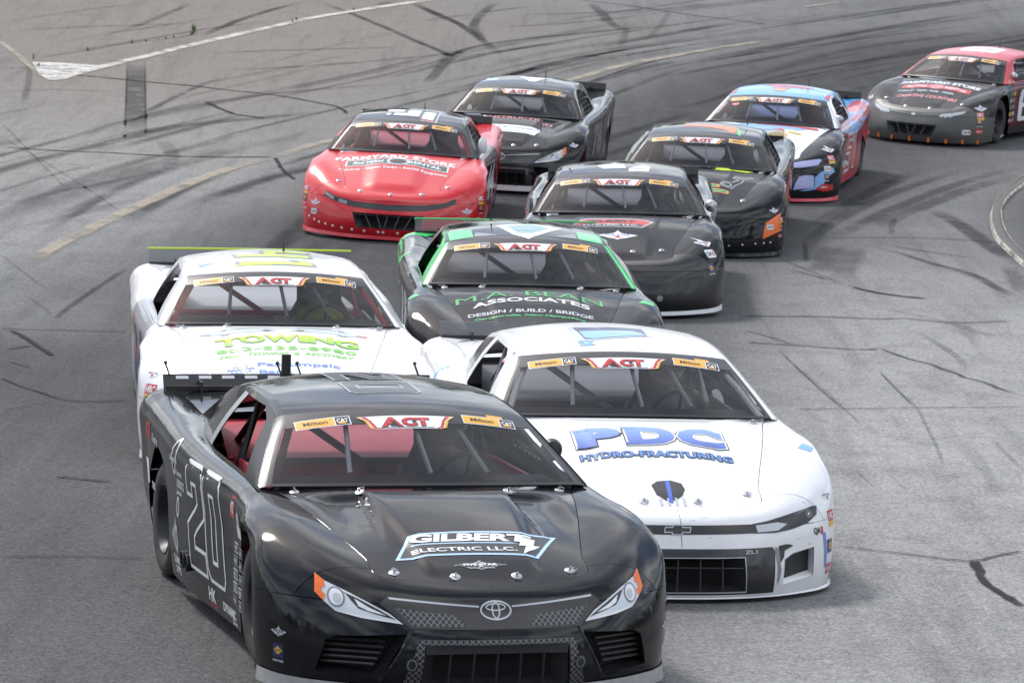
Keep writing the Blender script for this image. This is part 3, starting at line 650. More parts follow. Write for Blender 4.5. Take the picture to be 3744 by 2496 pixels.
def st_qa1(S, P, pl, w, base='white'):
    d = Deco(S); u, v, _ = (Vector(k) for k in PL[pl])
    if base: d.poly([rrect(w, w * .62, w * .15)], P, pl, 'black', 0); d.poly([rrect(w * .92, w * .54, w * .13)], P, pl, base, 1)
    d.text('QA', Vector(P) - u * w * .11, pl, w * .52, w * .32, 'black', 2, .03); d.text('1', Vector(P) + u * w * .29, pl, w * .14, w * .32, 'red', 2, .03)
    return d
def st_fuel(S, P, pl, w):
    d = Deco(S).poly([rect(-w/2, -w * .42, w/2, w * .5)], P, pl, 'navy', 0).poly([[(-.42 * w, .06 * w), (0, .34 * w), (.42 * w, .06 * w), (0, -.22 * w)]], P, pl, 'gold', 1)
    d.text('SUNOCO', Vector(P) + Vector(PL[pl][1]) * w * .06, pl, w * .6, w * .13, 'navy', 2, .02); d.text('RACE FUELS', Vector(P) - Vector(PL[pl][1]) * w * .62, pl, w, w * .15, 'white', 1, .02)
    return d
def st_hrc(S, P, pl, w):
    d = Deco(S).poly([rrect(w, w * .6, w * .1)], P, pl, 'red', 0).text('HRC', P, pl, w * .8, w * .42, 'white', 1, .03)
    d.poly([[(-.5 * w, -.62 * w), (.4 * w, -.62 * w), (.55 * w, -.32 * w), (-.5 * w, -.32 * w)]], P, pl, 'gold', 0); return d
def st_red(S, P, pl, w): return Deco(S).poly([rect(-w/2, -w * .3, w/2, w * .3)], P, pl, 'red', 0).text('Edelbrock', P, pl, w * .84, w * .28, 'white', 1, .01, .25)
def sun_strip_stickers(S):
    v = Vector(PL['glass'][1]); out = []
    for y, x, z, tilt in ((-.458, -.382, 1.133, .02), (.436, -.385, 1.136, -.02)):
        P = Vector((x, y, z)); d = Deco(S)
        d.poly([rect(-.145, -.040, .145, .040)], P, 'glass', 'white', 1, .03).poly([rect(-.140, -.034, .060, .034)], P, 'glass', 'yellow', 2, .03).poly([rect(.066, -.034, .140, .034)], P, 'glass', 'black', 2, .03)
        d.text('Milton', P + Vector((0, -.038, 0)), 'glass', .128, .032, 'black', 3, .02, cell=.03).text('CAT', P + Vector((0, .103, 0)), 'glass', .060, .034, 'white', 3, .03, cell=.03)
        d.poly([[(.075, -.030), (.125, -.030), (.10, -.006)]], P, 'glass', 'yellow', 4, .03)
        if y > 0: d.poly([rect(.0, .042, .09, .066)], P, 'glass', 'yellow', 1, .03)
        out.append(d)
    P = Vector((-.330, -.018, 1.140)); d = Deco(S)
    d.poly([[(-.265, .058), (.265, .058), (.225, .02), (.20, -.045), (.17, -.055), (-.17, -.055), (-.20, -.045), (-.225, .02)]], P, 'glass', 'white', 1, .03)
    for s in (-1, 1):
        q = lambda a: [(s * x, y) for x, y in a]
        d.poly([q([(.262, .054), (.250, .054), (.213, .02), (.190, -.043), (.17, -.052), (.185, -.052), (.205, -.043), (.226, .02)])], P, 'glass', 'gold', 2, .03)
        d.poly([q([(.240, .054), (.215, .054), (.193, .02), (.170, -.040), (.14, -.052), (.165, -.052), (.186, -.043), (.208, .02)])], P, 'glass', 'red', 2, .03)
    d.text('A', P + Vector((0, -.085, 0)), 'glass', .115, .080, 'red', 3, .03, .0, outline='black', ow=.025, cell=.03).text('CT', P + Vector((0, .045, 0)), 'glass', .150, .072, 'red', 3, .05, outline='black', ow=.025, cell=.03)
    d.poly([[(-.05, -.036), (-.10, -.036), (-.072, .012)]], P, 'glass', 'black', 5, .03).poly([sc(STAR, .034, .034)], P + Vector((0, .035, 0)), 'glass', 'black', 5, .03)
    d.poly([rect(-.15, -.050, .14, -.042)], P, 'glass', 'grey', 2, .03)
    out.append(d)
    return [o.mesh() for o in out]

# ---------------------------------------------------------------- cockpit: cage, seat, wheel, driver
def cage_bars():
    A = [(-.02, .775, .86), (-.30, .68, 1.01), (-.56, .585, 1.125), (-.85, .565, 1.165), (-1.28, .56, 1.18)]
    mir = lambda p: [(x, -y, z) for x, y, z in p]
    hoop = [(-1.30, -.72, .15), (-1.30, -.70, .80), (-1.30, -.60, 1.12), (-1.30, -.50, 1.19), (-1.30, 0, 1.21), (-1.30, .50, 1.19), (-1.30, .60, 1.12), (-1.30, .70, .80), (-1.30, .72, .15)]
    bars = [A, mir(A), hoop, [(-.56, -.585, 1.125), (-.50, 0, 1.165), (-.56, .585, 1.125)], [(-1.30, -.55, 1.15), (-1.95, -.60, .80), (-2.45, -.45, .55)], [(-1.30, .55, 1.15), (-1.95, .60, .80), (-2.45, .45, .55)],
        [(-1.30, -.55, 1.15), (-1.32, .10, .72), (-1.32, .30, .55)], [(-1.30, -.68, .80), (-1.31, .68, .80)], [(-.30, -.70, .78), (-.30, .70, .78)],
        [(-.02, -.775, .86), (.0, -.74, .45), (-.05, -.72, .15)], [(-.02, .775, .86), (.0, .74, .45), (-.05, .72, .15)]]
    for z in (.35, .52, .69): bars += [[(-.05, -.73, z), (-.65, -.80, z), (-1.30, -.71, z)], [(-.05, .73, z), (-.65, .80, z), (-1.30, .71, z)]]
    return [solid(tube(b, .021, 8), True) for b in bars]
def brace_bars():
    return [solid(tube(b, .0135, 6), True) for b in ([(-.405, -.33, 1.115), (-.14, -.36, .905)], [(-.375, .02, 1.150), (-.10, .06, .905)], [(-.405, .26, 1.125), (-.13, .37, .905)])]
def seat_mesh():
    G = []
    prof = [(-.62, .30), (-.95, .27), (-1.08, .34), (-1.14, .55), (-1.18, .78), (-1.22, .93), (-1.24, 1.06)]
    for i, (x, z) in enumerate(prof):
        row = []
        for j in range(9):
            b = j / 4 - 1; w = (.24, .24, .24, .25, .26, .17, .17)[i]; wrap = (.10, .12, .13, .16, .20, .16, .16)[i]
            row.append((x + wrap * abs(b) ** 3 * (1 if i > 1 else .2), .38 + w * b, z + (.16 * abs(b) ** 3 if i < 3 else 0)))
        G.append(row)
    return grid_sheet(np.array(G, float), False).mesh(.03)
def driver_body():
    parts = []
    def ell(c, r, n=14, m=9): 
        pr = [(math.sin(math.pi * k / m), -math.cos(math.pi * k / m)) for k in range(m + 1)]
        V, F = lathe([(max(1e-3, a), b) for a, b in pr], n, 'z'); return [tuple(c[i] + v[i] * r[i] for i in range(3)) for v in V], F
    y = .38
    parts += [tube([(-1.00, y, .36), (-1.02, y, .50), (-1.06, y, .66), (-1.08, y, .80), (-1.08, y, .88)], [.15, .155, .165, .16, .09], 14), tube([(-1.07, y - .17, .80), (-1.07, y, .83), (-1.07, y + .17, .80)], [.075, .10, .075], 10)]
    parts += [tube([(-1.08, y, .84), (-1.06, y, .98)], [.065, .062], 10), ell((-1.045, y, 1.055), (.095, .078, .115)), ell((-.945, y, 1.045), (.022, .016, .022), 8, 5), ell((-1.045, y - .08, 1.05), (.02, .012, .03), 6, 4), ell((-1.045, y + .08, 1.05), (.02, .012, .03), 6, 4)]
    for s in (-1, 1):
        parts += [tube([(-1.07, y + s * .19, .80), (-.98, y + s * .25, .66), (-.86, y + s * .25, .58)], [.062, .055, .047], 10), tube([(-.86, y + s * .25, .58), (-.72, y + s * .20, .68), (-.62, y + s * .155, .765)], [.047, .042, .034], 10)]
        parts += [ell((-.595, y + s * .150, .785), (.045, .026, .04), 8, 6)]
        for k in range(4): parts.append(tube([(-.585, y + s * (.135 + .012 * k), .81 - .018 * k), (-.555, y + s * (.150 + .006 * k), .822 - .018 * k), (-.545, y + s * (.172), .806 - .018 * k)], .0095, 6))
        parts.append(tube([(-.60, y + s * .125, .80), (-.575, y + s * .135, .83)], .011, 6))
        parts += [tube([(-.98, y + s * .10, .38), (-.62, y + s * .13, .46), (-.30, y + s * .12, .36)], [.09, .075, .058], 10), tube([(-.30, y + s * .12, .36), (-.02, y + s * .11, .22)], [.058, .042], 10), ell((.05, y + s * .11, .22), (.10, .045, .05), 8, 6)]
    V, F = join(*parts); me = solid((V, F), True)
    o = bpy.data.objects.new('tmp', me); COL.objects.link(o)
    md = o.modifiers.new('r', 'REMESH'); md.mode = 'VOXEL'; md.voxel_size = .0125; md.use_smooth_shade = True
    sm = o.modifiers.new('s', 'SMOOTH'); sm.iterations = 3; sm.factor = .5
    dg = bpy.context.evaluated_depsgraph_get(); dg.update(); out = bpy.data.meshes.new_from_object(o.evaluated_get(dg)); bpy.data.objects.remove(o)
    return out
def helmet_meshes():
    c = (-1.05, .38, 1.06)
    def dome():
        n, m = 28, 16; V, F = [], []
        for i in range(m + 1):
            t = math.pi * i / m
            for k in range(n):
                a = 2 * math.pi * k / n; x, yy, z = math.sin(t) * math.cos(a), math.sin(t) * math.sin(a), -math.cos(t)
                jaw = 1 + .10 * max(0, x) * max(0, -z + .1)
                V.append((c[0] + x * .148 * jaw, c[1] + yy * .122, c[2] + z * .142 * (1 if z > 0 else .95)))
        for i in range(2, m):
            for k in range(n):
                a = (k + .5) * 2 * math.pi / n; z = -math.cos(math.pi * (i + .5) / m)
                if math.cos(a) > .30 and -.18 < z < .38: continue
                F.append([i * n + k, i * n + (k + 1) % n, (i + 1) * n + (k + 1) % n, (i + 1) * n + k])
        return solid((V, F), True)
    def vis():
        V, F = [], []; nA, nZ = 12, 6
        for i in range(nZ + 1):
            z = -.24 + .70 * i / nZ; r = math.sqrt(max(.05, 1 - z * z))
            for k in range(nA + 1):
                a = R(-78 + 156 * k / nA); V.append((c[0] + r * math.cos(a) * .153, c[1] + r * math.sin(a) * .126, c[2] + z * .142))
        for i in range(nZ):
            for k in range(nA): F.append([i * (nA + 1) + k, i * (nA + 1) + k + 1, (i + 1) * (nA + 1) + k + 1, (i + 1) * (nA + 1) + k])
        return solid((V, F), True)
    return dome(), vis()
def net_mesh():
    parts = []
    q = [(-.46, .83, .885), (-1.26, .84, .895), (-1.20, .665, 1.145), (-.80, .665, 1.14)]
    f = lambda a, b: tuple((1 - b) * ((1 - a) * q[0][i] + a * q[1][i]) + b * ((1 - a) * q[3][i] + a * q[2][i]) for i in range(3))
    for k in range(9): parts.append(tube([f(k / 8, 0), f(k / 8, 1)], .009, 4))
    for k in range(6): parts.append(tube([f(0, k / 5), f(1, k / 5)], .009, 4))
    return solid(join(*parts))
def cockpit(root, S, col, cage_m, brace_m, net=True):
    tin = mat('tin_' + col, {'red': (.55, .06, .085), 'grey': (.16, .16, .17), 'black': (.07, .07, .08), 'white': (.55, .55, .56), 'blue': (.05, .10, .3)}[col], .45, dirt=.15)
    dk = mat('cockpit_dark', (.05, .05, .055), .7)
    def floor_():
        V = [(1.30, -.60, .14), (1.30, .60, .14), (.75, .66, .14), (.75, -.66, .14), (-2.9, .66, .14), (-2.9, -.66, .14)]
        V2 = [(.75, -.66, .14), (.75, .66, .14), (.02, .66, .14), (.02, -.66, .14)]
        a = solid(([(-2.95, -.66, .14), (1.28, -.58, .14), (1.28, .58, .14), (-2.95, .66, .14)], [[0, 1, 2, 3]])); return a
    link('floor_pan', shared('floor', floor_), root, dk)
    link('firewall', shared('firew', lambda: solid(join(box((-.02, 0, .48), (.02, 1.70, .70)), box((.06, 0, .80), (.20, 1.40, .012))))), root, dk)
    link('dashboard', shared('dash', lambda: solid(box((-.20, 0, .845), (.26, 1.46, .05)), bevel=.012)), root, mat('dash_black', (.015, .015, .016), .6))
    link('interior_panel', shared('tin', lambda: solid(join(box((-1.42, 0, .46), (.015, 1.50, .66)), (lambda: ([(-1.42, -.74, .80), (-1.42, .74, .80), (-2.42, .60, .885), (-2.42, -.60, .885)], [[0, 1, 2, 3]]))(), box((-.72, -.70, .52), (1.36, .02, .60)), box((-.72, .745, .52), (1.36, .02, .60)), box((-.9, -.35, .42), (.95, .62, .02))))), root, tin)
    def tub(x, s):
        V, F = [], []
        for k in range(15):
            a = R(-12 + 204 * k / 14)
            for y in (.50, .91): V.append((x + .43 * math.cos(a), s * y, max(.16, .335 + .43 * math.sin(a))))
        F = [[2 * k, 2 * k + 1, 2 * k + 3, 2 * k + 2] for k in range(14)] + [[2 * k for k in range(15)]]
        return solid((V, F))
    for x in (.375, -2.25):
        for s in (-1, 1): link('wheel_tub', shared(('tub', x, s), lambda: tub(x, s)), root, MATS['void'])
    bars = shared('cage', cage_bars)
    for b in bars: link('roll_bar', b, root, cage_m)
    for b in shared('brace', brace_bars): link('windshield_brace', b, root, brace_m)
    link('seat', shared('seat', seat_mesh), root, MATS['seat_black'])
    def sw():
        pts = [(-.58 + .17 * math.cos(t) * .42, .38 + .17 * math.sin(t), .80 + .17 * math.cos(t) * .90) for t in [2 * math.pi * k / 24 for k in range(24)]]
        return solid(join(tube(pts, .013, 8, True), *[tube([(-.60, .38, .79), pts[k]], .009, 6) for k in (0, 8, 16)], tube([(-.60, .38, .79), (-.25, .38, .70)], .02, 8)), True)
    link('steering_wheel', shared('sw', sw), root, MATS['seat_black'])
    if net: link('window_net', shared('net', net_mesh), root, MATS['seat_black'])
def driver(root_m, label, suit, helm):
    o = link('person', shared('driver', driver_body), None, suit); o.matrix_world = root_m; tag(o, label, 'person', 'drivers at the wheel')
    h, v = shared('helmet', helmet_meshes)
    hh = link('helmet', h, o, helm); link('visor', v, hh, MATS['visor'])
    return o

# ---------------------------------------------------------------- one race car
def nx(S, y, z):
    h, n, i, d = S['bvh'].ray_cast(Vector((2.5, y, z)), Vector((-1, 0, 0)), 2.4)
    return h.x if h else 1.2
def duct(S, outer, depth):
    """walls and back of a recess behind a hole in the nose; outer = (y, z) outline"""
    n = len(outer); V = [(nx(S, y, z) - .003, y, z) for y, z in outer]; cy = sum(p[0] for p in outer) / n; cz = sum(p[1] for p in outer) / n
    V += [(x - depth, y + (cy - y) * .18, z + (cz - z) * .28) for x, y, z in V]
    return V, [[i, (i + 1) % n, (i + 1) % n + n, i + n] for i in range(n)], [i + n for i in range(n)]
def recess(root, S, outer, depth, wall_m, back_m, name='duct'):
    V, F, B = duct(S, outer, depth)
    o = link(name, solid((V, F)), root, wall_m); link('duct_back', solid((V, [B])), o, back_m); return o
def bar(S, a, b, w, inset, d=.02):
    """straight bar across an opening between two (y, z) points, set back from the surface"""
    pa = Vector((nx(S, *a) - inset, *a)); pb = Vector((nx(S, *b) - inset, *b)); return tube([tuple(pa), tuple(pb)], w, 6)
def make_car(k, style, label, paint, **kw):
    X, Y, yaw, roll_ = POSES[k - 1]
    root = bpy.data.objects.new('race_car', None); COL.objects.link(root)
    root.matrix_world = pose(X, Y, R(yaw), kw.get('dz', 0), kw.get('dpitch', 0), R(roll_))
    tag(root, label, 'race car', 'race cars in the pack')
    S = surfaces(style); th = .006; key = style['name']
    P = lambda n: paint.get(n, paint['body'])
    def part(name, m, sk, both=True):
        a = link(name, shared((key, sk), lambda: S[sk].mesh(th)), root, m)
        if both: link(name, shared((key, sk, 'm'), lambda: S[sk].mirror().mesh(th)), root, m)
        return a
    def nose():
        n = Sheet().add(S['nose']).add(S['nose'].mirror())
        for h in style.get('holes', []):
            for pg in (h, [(-a, b) for a, b in h[::-1]]): _, n = n.poly(pg, front, lambda v: v[0] - .80)
        return n.mesh(th)
    nose_o = link('nose', shared((key, 'nose'), nose), root, P('nose'))
    for n in ('fender', 'door', 'rocker', 'quarter_panel', 'a_pillar', 'c_pillar', 'b_pillar'): part(n if n != 'rocker' else 'rocker_panel', P(n), n)
    part('quarter_window', paint.get('qwin', MATS['lexan_dark']), 'quarter_window')
    part('rear_bumper', P('tail'), 'tail')
    hood = part('hood', P('hood'), 'hood', False); roof = part('roof', P('roof'), 'roof', False); part('rear_deck', P('deck'), 'deck', False)
    ws = link('windshield', shared('ws', lambda: S['windshield'].mesh()), root, MATS['glass'])
    link('windshield_border', shared('wsb', lambda: S['windshield_band'].off(.001).mesh(.004)), ws, MATS['band'])
    for n, (me, mats) in zip(('sponsor_sticker', 'sponsor_sticker', 'series_banner'), shared('strip', lambda: sun_strip_stickers(S))): link(n, me, ws, [INK[m] for m in mats])
    link('rear_window', shared('rw', lambda: S['rear_window'].mesh()), root, MATS['glass_rear'])
    # front lip
    lip = paint.get('lip')
    if lip:
        def lipm():
            e = [(x + .012 * (1 if abs(y) < .9 else .3), y * 1.008, z) for x, y, z in ring_pts(S)]
            d = style.get('nose_drop', 0); h = .055
            top_ = [(x, y, z + .012) for x, y, z in e]; bot = [(x + .012, y * 1.006, max(.03, z - h)) for x, y, z in e]; inn = [(x - .05, y * .95, max(.03, z - h)) for x, y, z in e]
            n = len(e); return solid((top_ + bot + inn, [[i, i + 1, n + i + 1, n + i] for i in range(n - 1)] + [[n + i, n + i + 1, 2 * n + i + 1, 2 * n + i] for i in range(n - 1)]), True)
        link('splitter', shared((key, 'lip'), lipm), root, lip)
    # spoiler
    sp = kw.get('spoiler', {})
    def blade():
        V, F = [], []; n = 12
        for i in range(n + 1):
            y = -.815 + 1.63 * i / n; bx = .035 * (1 - (y / .815) ** 2)
            V += [(-3.0 - bx, y, .985), (-3.05 - bx, y, sp.get('top', 1.078)), (-3.058 - bx, y, sp.get('top', 1.078)), (-3.008 - bx, y, .985)]
        for i in range(n):
            for q in range(4): F.append([i * 4 + q, i * 4 + (q + 1) % 4, (i + 1) * 4 + (q + 1) % 4, (i + 1) * 4 + q])
        return solid((V, F + [[0, 1, 2, 3], [n * 4 + 3, n * 4 + 2, n * 4 + 1, n * 4]]))
    so = link('spoiler', shared(('blade', sp.get('top', 1.078)), blade), root, sp.get('mat', MATS['black_plastic']))
    if sp.get('edge'):
        tp = sp.get('top', 1.078)
        link('spoiler_trim', shared(('trim', tp), lambda: solid(tube([(-3.054 - .035 * (1 - (y / .82) ** 2), y, tp + .004) for y in np.linspace(-.82, .82, 13)], .009, 6))), so, sp['edge'])
    link('spoiler_bracket', shared('spb', lambda: solid(join(*[box((-2.99, y, 1.0), (.10, .012, .07)) for y in (-.6, -.2, .2, .6)], box((-2.985, 0, .995), (.03, 1.62, .025))))), so, MATS['black_plastic'])
    # wheels, cockpit
    for x, st in ((.375, kw.get('steer', .06)), (-2.25, 0)):
        for s in (-1, 1): wheel(root, x, s, st, MATS['tyre'], MATS['rim'])
    cockpit(root, S, kw.get('tin', 'black'), kw.get('cage', MATS['cage_dark']), kw.get('brace', mat('brace_grey', (.30, .31, .33), .35, .3)))
    # hood pins
    def pin():
        a = lathe([(0, .004), (.020, .005), (.026, .002), (.027, -.001)], 14, 'z'); b = tube([(0, 0, 0), (0, 0, .022)], [.006, .005], 6); c = tube([(-.012, 0, .012), (.010, .016, .014), (.03, .02, .01), (.02, -.01, .008)], .002, 4)
        return solid(join(a, b, c), True)
    for (px, py) in kw.get('pins', []):
        h, n, i, d = S['bvh'].ray_cast(Vector((px, py, 2)), Vector((0, 0, -1)), 3)
        if h is None: continue
        o = link('hood_pin', shared('pin', pin), root, MATS['steel']); o.matrix_local = Matrix.Translation(h + n * .002) @ (n if n.z > 0 else -n).to_track_quat('Z', 'X').to_matrix().to_4x4() @ Matrix.Rotation(px * 7 + py * 5, 4, 'Z')
    # radio whip on the roof
    if kw.get('ant', .12) is not None:
      o = link('antenna', shared('whip', lambda: solid(join(tube([(0, 0, -.01), (0, 0, .02), (0, 0, .11)], [.010, .005, .002], 6)), True)), root, MATS['black_plastic']); o.location = (-1.25, kw.get('ant', .12), 1.285)
    return root, S, nose_o, hood, roof
# ---------------------------------------------------------------- the track surface
def sdf_poly(px, py, poly):
    """signed distance (inside negative) of many points to a polygon"""
    d = np.full(px.shape, 1e9); ins = np.zeros(px.shape, bool); n = len(poly)
    for i in range(n):
        ax, ay = poly[i]; bx, by = poly[(i + 1) % n]
        ex, ey = bx - ax, by - ay; L2 = ex * ex + ey * ey + 1e-12
        t = np.clip(((px - ax) * ex + (py - ay) * ey) / L2, 0, 1)
        d = np.minimum(d, np.hypot(px - ax - t * ex, py - ay - t * ey))
        c = ((ay > py) != (by > py)) & (px < (bx - ax) * (py - ay) / ((by - ay) if by != ay else 1e-9) + ax); ins ^= c
    return np.where(ins, -d, d)
def ground_material():
    m, t, b = nodemat('asphalt_track'); N = t.nodes; Lk = t.links
    def nd(ty, **k):
        n = N.new(ty)
        for a, v in k.items(): n.inputs[a].default_value = v
        return n
    def mixc(fac, a, bb, blend='MIX'):
        n = N.new('ShaderNodeMixRGB'); n.blend_type = blend
        if isinstance(fac, float): n.inputs[0].default_value = fac
        else: Lk.new(fac, n.inputs[0])
        for s, v in ((1, a), (2, bb)):
            if isinstance(v, tuple): n.inputs[s].default_value = (*v, 1)
            else: Lk.new(v, n.inputs[s])
        return n.outputs[0]
    def ramp(fac, p0, p1, c0=0., c1=1.):
        n = N.new('ShaderNodeMapRange'); n.inputs['From Min'].default_value = p0; n.inputs['From Max'].default_value = p1; n.inputs['To Min'].default_value = c0; n.inputs['To Max'].default_value = c1
        Lk.new(fac, n.inputs['Value']); return n.outputs[0]
    tcn = N.new('ShaderNodeTexCoord'); P = tcn.outputs['Object']
    def noise(scale, detail=4., rough=.6, vec=P, dist=0.):
        n = nd('ShaderNodeTexNoise', Scale=scale, Detail=detail, Roughness=rough, Distortion=dist); Lk.new(vec, n.inputs['Vector']); return n.outputs['Fac']
    def math_(op, a, bb):
        n = N.new('ShaderNodeMath'); n.operation = op
        for s, v in ((0, a), (1, bb)):
            if isinstance(v, (int, float)): n.inputs[s].default_value = v
            else: Lk.new(v, n.inputs[s])
        return n.outputs[0]
    at = N.new('ShaderNodeAttribute'); at.attribute_name = 'wear'
    sep = N.new('ShaderNodeSeparateColor'); Lk.new(at.outputs['Color'], sep.inputs[0])
    groove, warm, light = sep.outputs[0], sep.outputs[1], sep.outputs[2]
    big = noise(.22, 5.); mid = noise(1.7, 6., .65); fine = noise(26., 6., .7); grain = noise(95., 3., .7)
    # streaks of rubber running with the traffic
    mp_ = N.new('ShaderNodeMapping'); mp_.inputs['Rotation'].default_value = (0, 0, R(-8)); mp_.inputs['Scale'].default_value = (2.2, .16, 1); Lk.new(P, mp_.inputs['Vector'])
    streak = noise(1.6, 6., .62, mp_.outputs[0], .4)
    col = mixc(ramp(big, .3, .7), (.108, .109, .114), (.176, .178, .182))
    col = mixc(warm, col, mixc(ramp(mid, .35, .7), (.160, .146, .135), (.222, .198, .178)))
    col = mixc(math_('MULTIPLY', light, ramp(big, .2, .75, .5, 1.)), col, (.275, .276, .277))
    gfac = math_('MULTIPLY', groove, ramp(math_('ADD', math_('MULTIPLY', streak, .6), math_('MULTIPLY', big, .4)), .25, .65, .72, 1.))
    col = mixc(gfac, col, (.027, .0275, .030))
    col = mixc(math_('MULTIPLY', ramp(streak, .50, .70), .30), col, (.045, .045, .047))
    # patchy darker tar and lighter worn aggregate
    col = mixc(math_('MULTIPLY', ramp(mid, .48, .70), .38), col, (.085, .085, .088))
    vor = nd('ShaderNodeTexVoronoi', Scale=70.); Lk.new(P, vor.inputs['Vector'])
    stone = N.new('ShaderNodeSeparateColor'); Lk.new(vor.outputs['Color'], stone.inputs[0])
    col = mixc(1.0, col, mixc(ramp(stone.outputs[0], 0., 1.), (.70, .70, .70), (1.36, 1.35, 1.32)), 'MULTIPLY')
    col = mixc(1.0, col, mixc(ramp(fine, .28, .72), (.80, .80, .80), (1.20, 1.20, 1.18)), 'MULTIPLY')
    col = mixc(math_('MULTIPLY', ramp(grain, .62, .74), .5), col, (.34, .33, .31))
    col = mixc(math_('MULTIPLY', ramp(grain, .40, .30), .5), col, (.03, .03, .03))
    Lk.new(col, b.inputs['Base Color'])
    b.inputs['Roughness'].default_value = .9; b.inputs['Specular IOR Level'].default_value = .12
    bp = N.new('ShaderNodeBump'); bp.inputs['Strength'].default_value = .55; bp.inputs['Distance'].default_value = .008
    Lk.new(math_('ADD', math_('MULTIPLY', vor.outputs['Distance'], -.8), math_('MULTIPLY', fine, .8)), bp.inputs['Height']); Lk.new(bp.outputs[0], b.inputs['Normal'])
    return m
def build_track():
    xs = np.concatenate([np.array([-260, -180, -120, -80, -55, -40, -30, -22, -17]), np.arange(-13, 15.01, .22), np.array([18, 22, 28, 36, 50, 75, 110, 170, 260])])
    ys = np.concatenate([np.array([-160, -100, -60, -30, -15, -5, 3, 8]), np.arange(11, 80.01, .26), np.array([84, 90, 100, 115, 140, 180, 240, 330])])
    gx, gy = np.meshgrid(xs, ys, indexing='ij')
    V = [(x, y, zf(x, y)) for x in xs for y in ys]; m = len(ys)
    F = [[i * m + j, (i + 1) * m + j, (i + 1) * m + j + 1, i * m + j + 1] for i in range(len(xs) - 1) for j in range(m - 1)]
    me = mesh_from(V, F)
    g = sdf_poly(gx.ravel(), gy.ravel(), GD['GROOVE']); w = sdf_poly(gx.ravel(), gy.ravel(), GD['WARM'])
    soft = .45 + .022 * np.maximum(0, gy.ravel() - 15)
    grv = 1 / (1 + np.exp(np.clip((g + .15) / (soft * .45), -30, 30)))
    # the racing line rubbers in more towards the far turn than near the camera
    grv *= np.interp(gy.ravel(), [14, 22, 32, 44], [.58, .64, .84, .98])
    inf = sdf_poly(gx.ravel(), gy.ravel(), GD['INFIELD']); grv = np.maximum(grv, .75 / (1 + np.exp(np.clip(inf / .25, -30, 30))))
    wrm = 1 / (1 + np.exp(np.clip(w / 1.6, -30, 30)))
    lgt = np.interp(gy.ravel(), [16, 24, 34, 40], [.75, 1., .9, .0]) * (gx.ravel() > 0) * np.clip(g / 1.2, 0, 1) + .55 * (gx.ravel() < 0) * np.interp(gy.ravel(), [33, 37, 46, 56], [.0, 1, 1, 0.]) * np.clip(g / 1.5, 0, 1)
    ca = me.color_attributes.new('wear', 'FLOAT_COLOR', 'POINT')
    arr = np.ones((len(V), 4), np.float32); arr[:, 0] = grv; arr[:, 1] = wrm; arr[:, 2] = np.clip(lgt, 0, 1)
    ca.data.foreach_set('color', arr.ravel())
    o = link('track', me, None, ground_material()); tag(o, kind='structure')
    return o
TRACK = build_track()

def resample(pts, step):
    c = hermite(np.array([(a, b, 0) for a, b in pts], float), 12)[:, :2] if len(pts) > 2 else np.array(pts, float)
    d = np.concatenate([[0], np.cumsum(np.linalg.norm(np.diff(c, axis=0), axis=1))]); n = max(2, int(d[-1] / step) + 1)
    t = np.linspace(0, d[-1], n); return np.stack([np.interp(t, d, c[:, 0]), np.interp(t, d, c[:, 1])], 1)
def strip(pts, width, lift, step=.3, jitter=0., seed=0, taper=0.):
    """ribbon lying on the track; uv = (along metres, across 0..1) kept as an attribute"""
    rnd = random.Random(seed); c = resample(pts, step); n = len(c)
    V, F, U = [], [], []; nc = 5; L = 0
    for i in range(n):
        t = c[min(i + 1, n - 1)] - c[max(i - 1, 0)]; t = t / (np.linalg.norm(t) + 1e-9); nn = np.array((-t[1], t[0]))
        if i: L += float(np.linalg.norm(c[i] - c[i - 1]))
        w = width * (1 + jitter * (rnd.random() * 2 - 1))
        if taper: w *= min(1, .25 + min(i, n - 1 - i) / (n * taper))
        sh = jitter * width * .6 * (rnd.random() * 2 - 1)
        for k in range(nc):
            a = k / (nc - 1); p = c[i] + nn * ((a - .5) * w + sh); V.append((p[0], p[1], zf(p[0], p[1]) + lift)); U.append((L, a, i / (n - 1)))
    for i in range(n - 1):
        for k in range(nc - 1): F.append([i * nc + k, i * nc + k + 1, (i + 1) * nc + k + 1, (i + 1) * nc + k])
    me = mesh_from(V, F)
    at = me.attributes.new('uvw', 'FLOAT_VECTOR', 'POINT'); at.data.foreach_set('vector', np.array(U, np.float32).ravel())
    return me
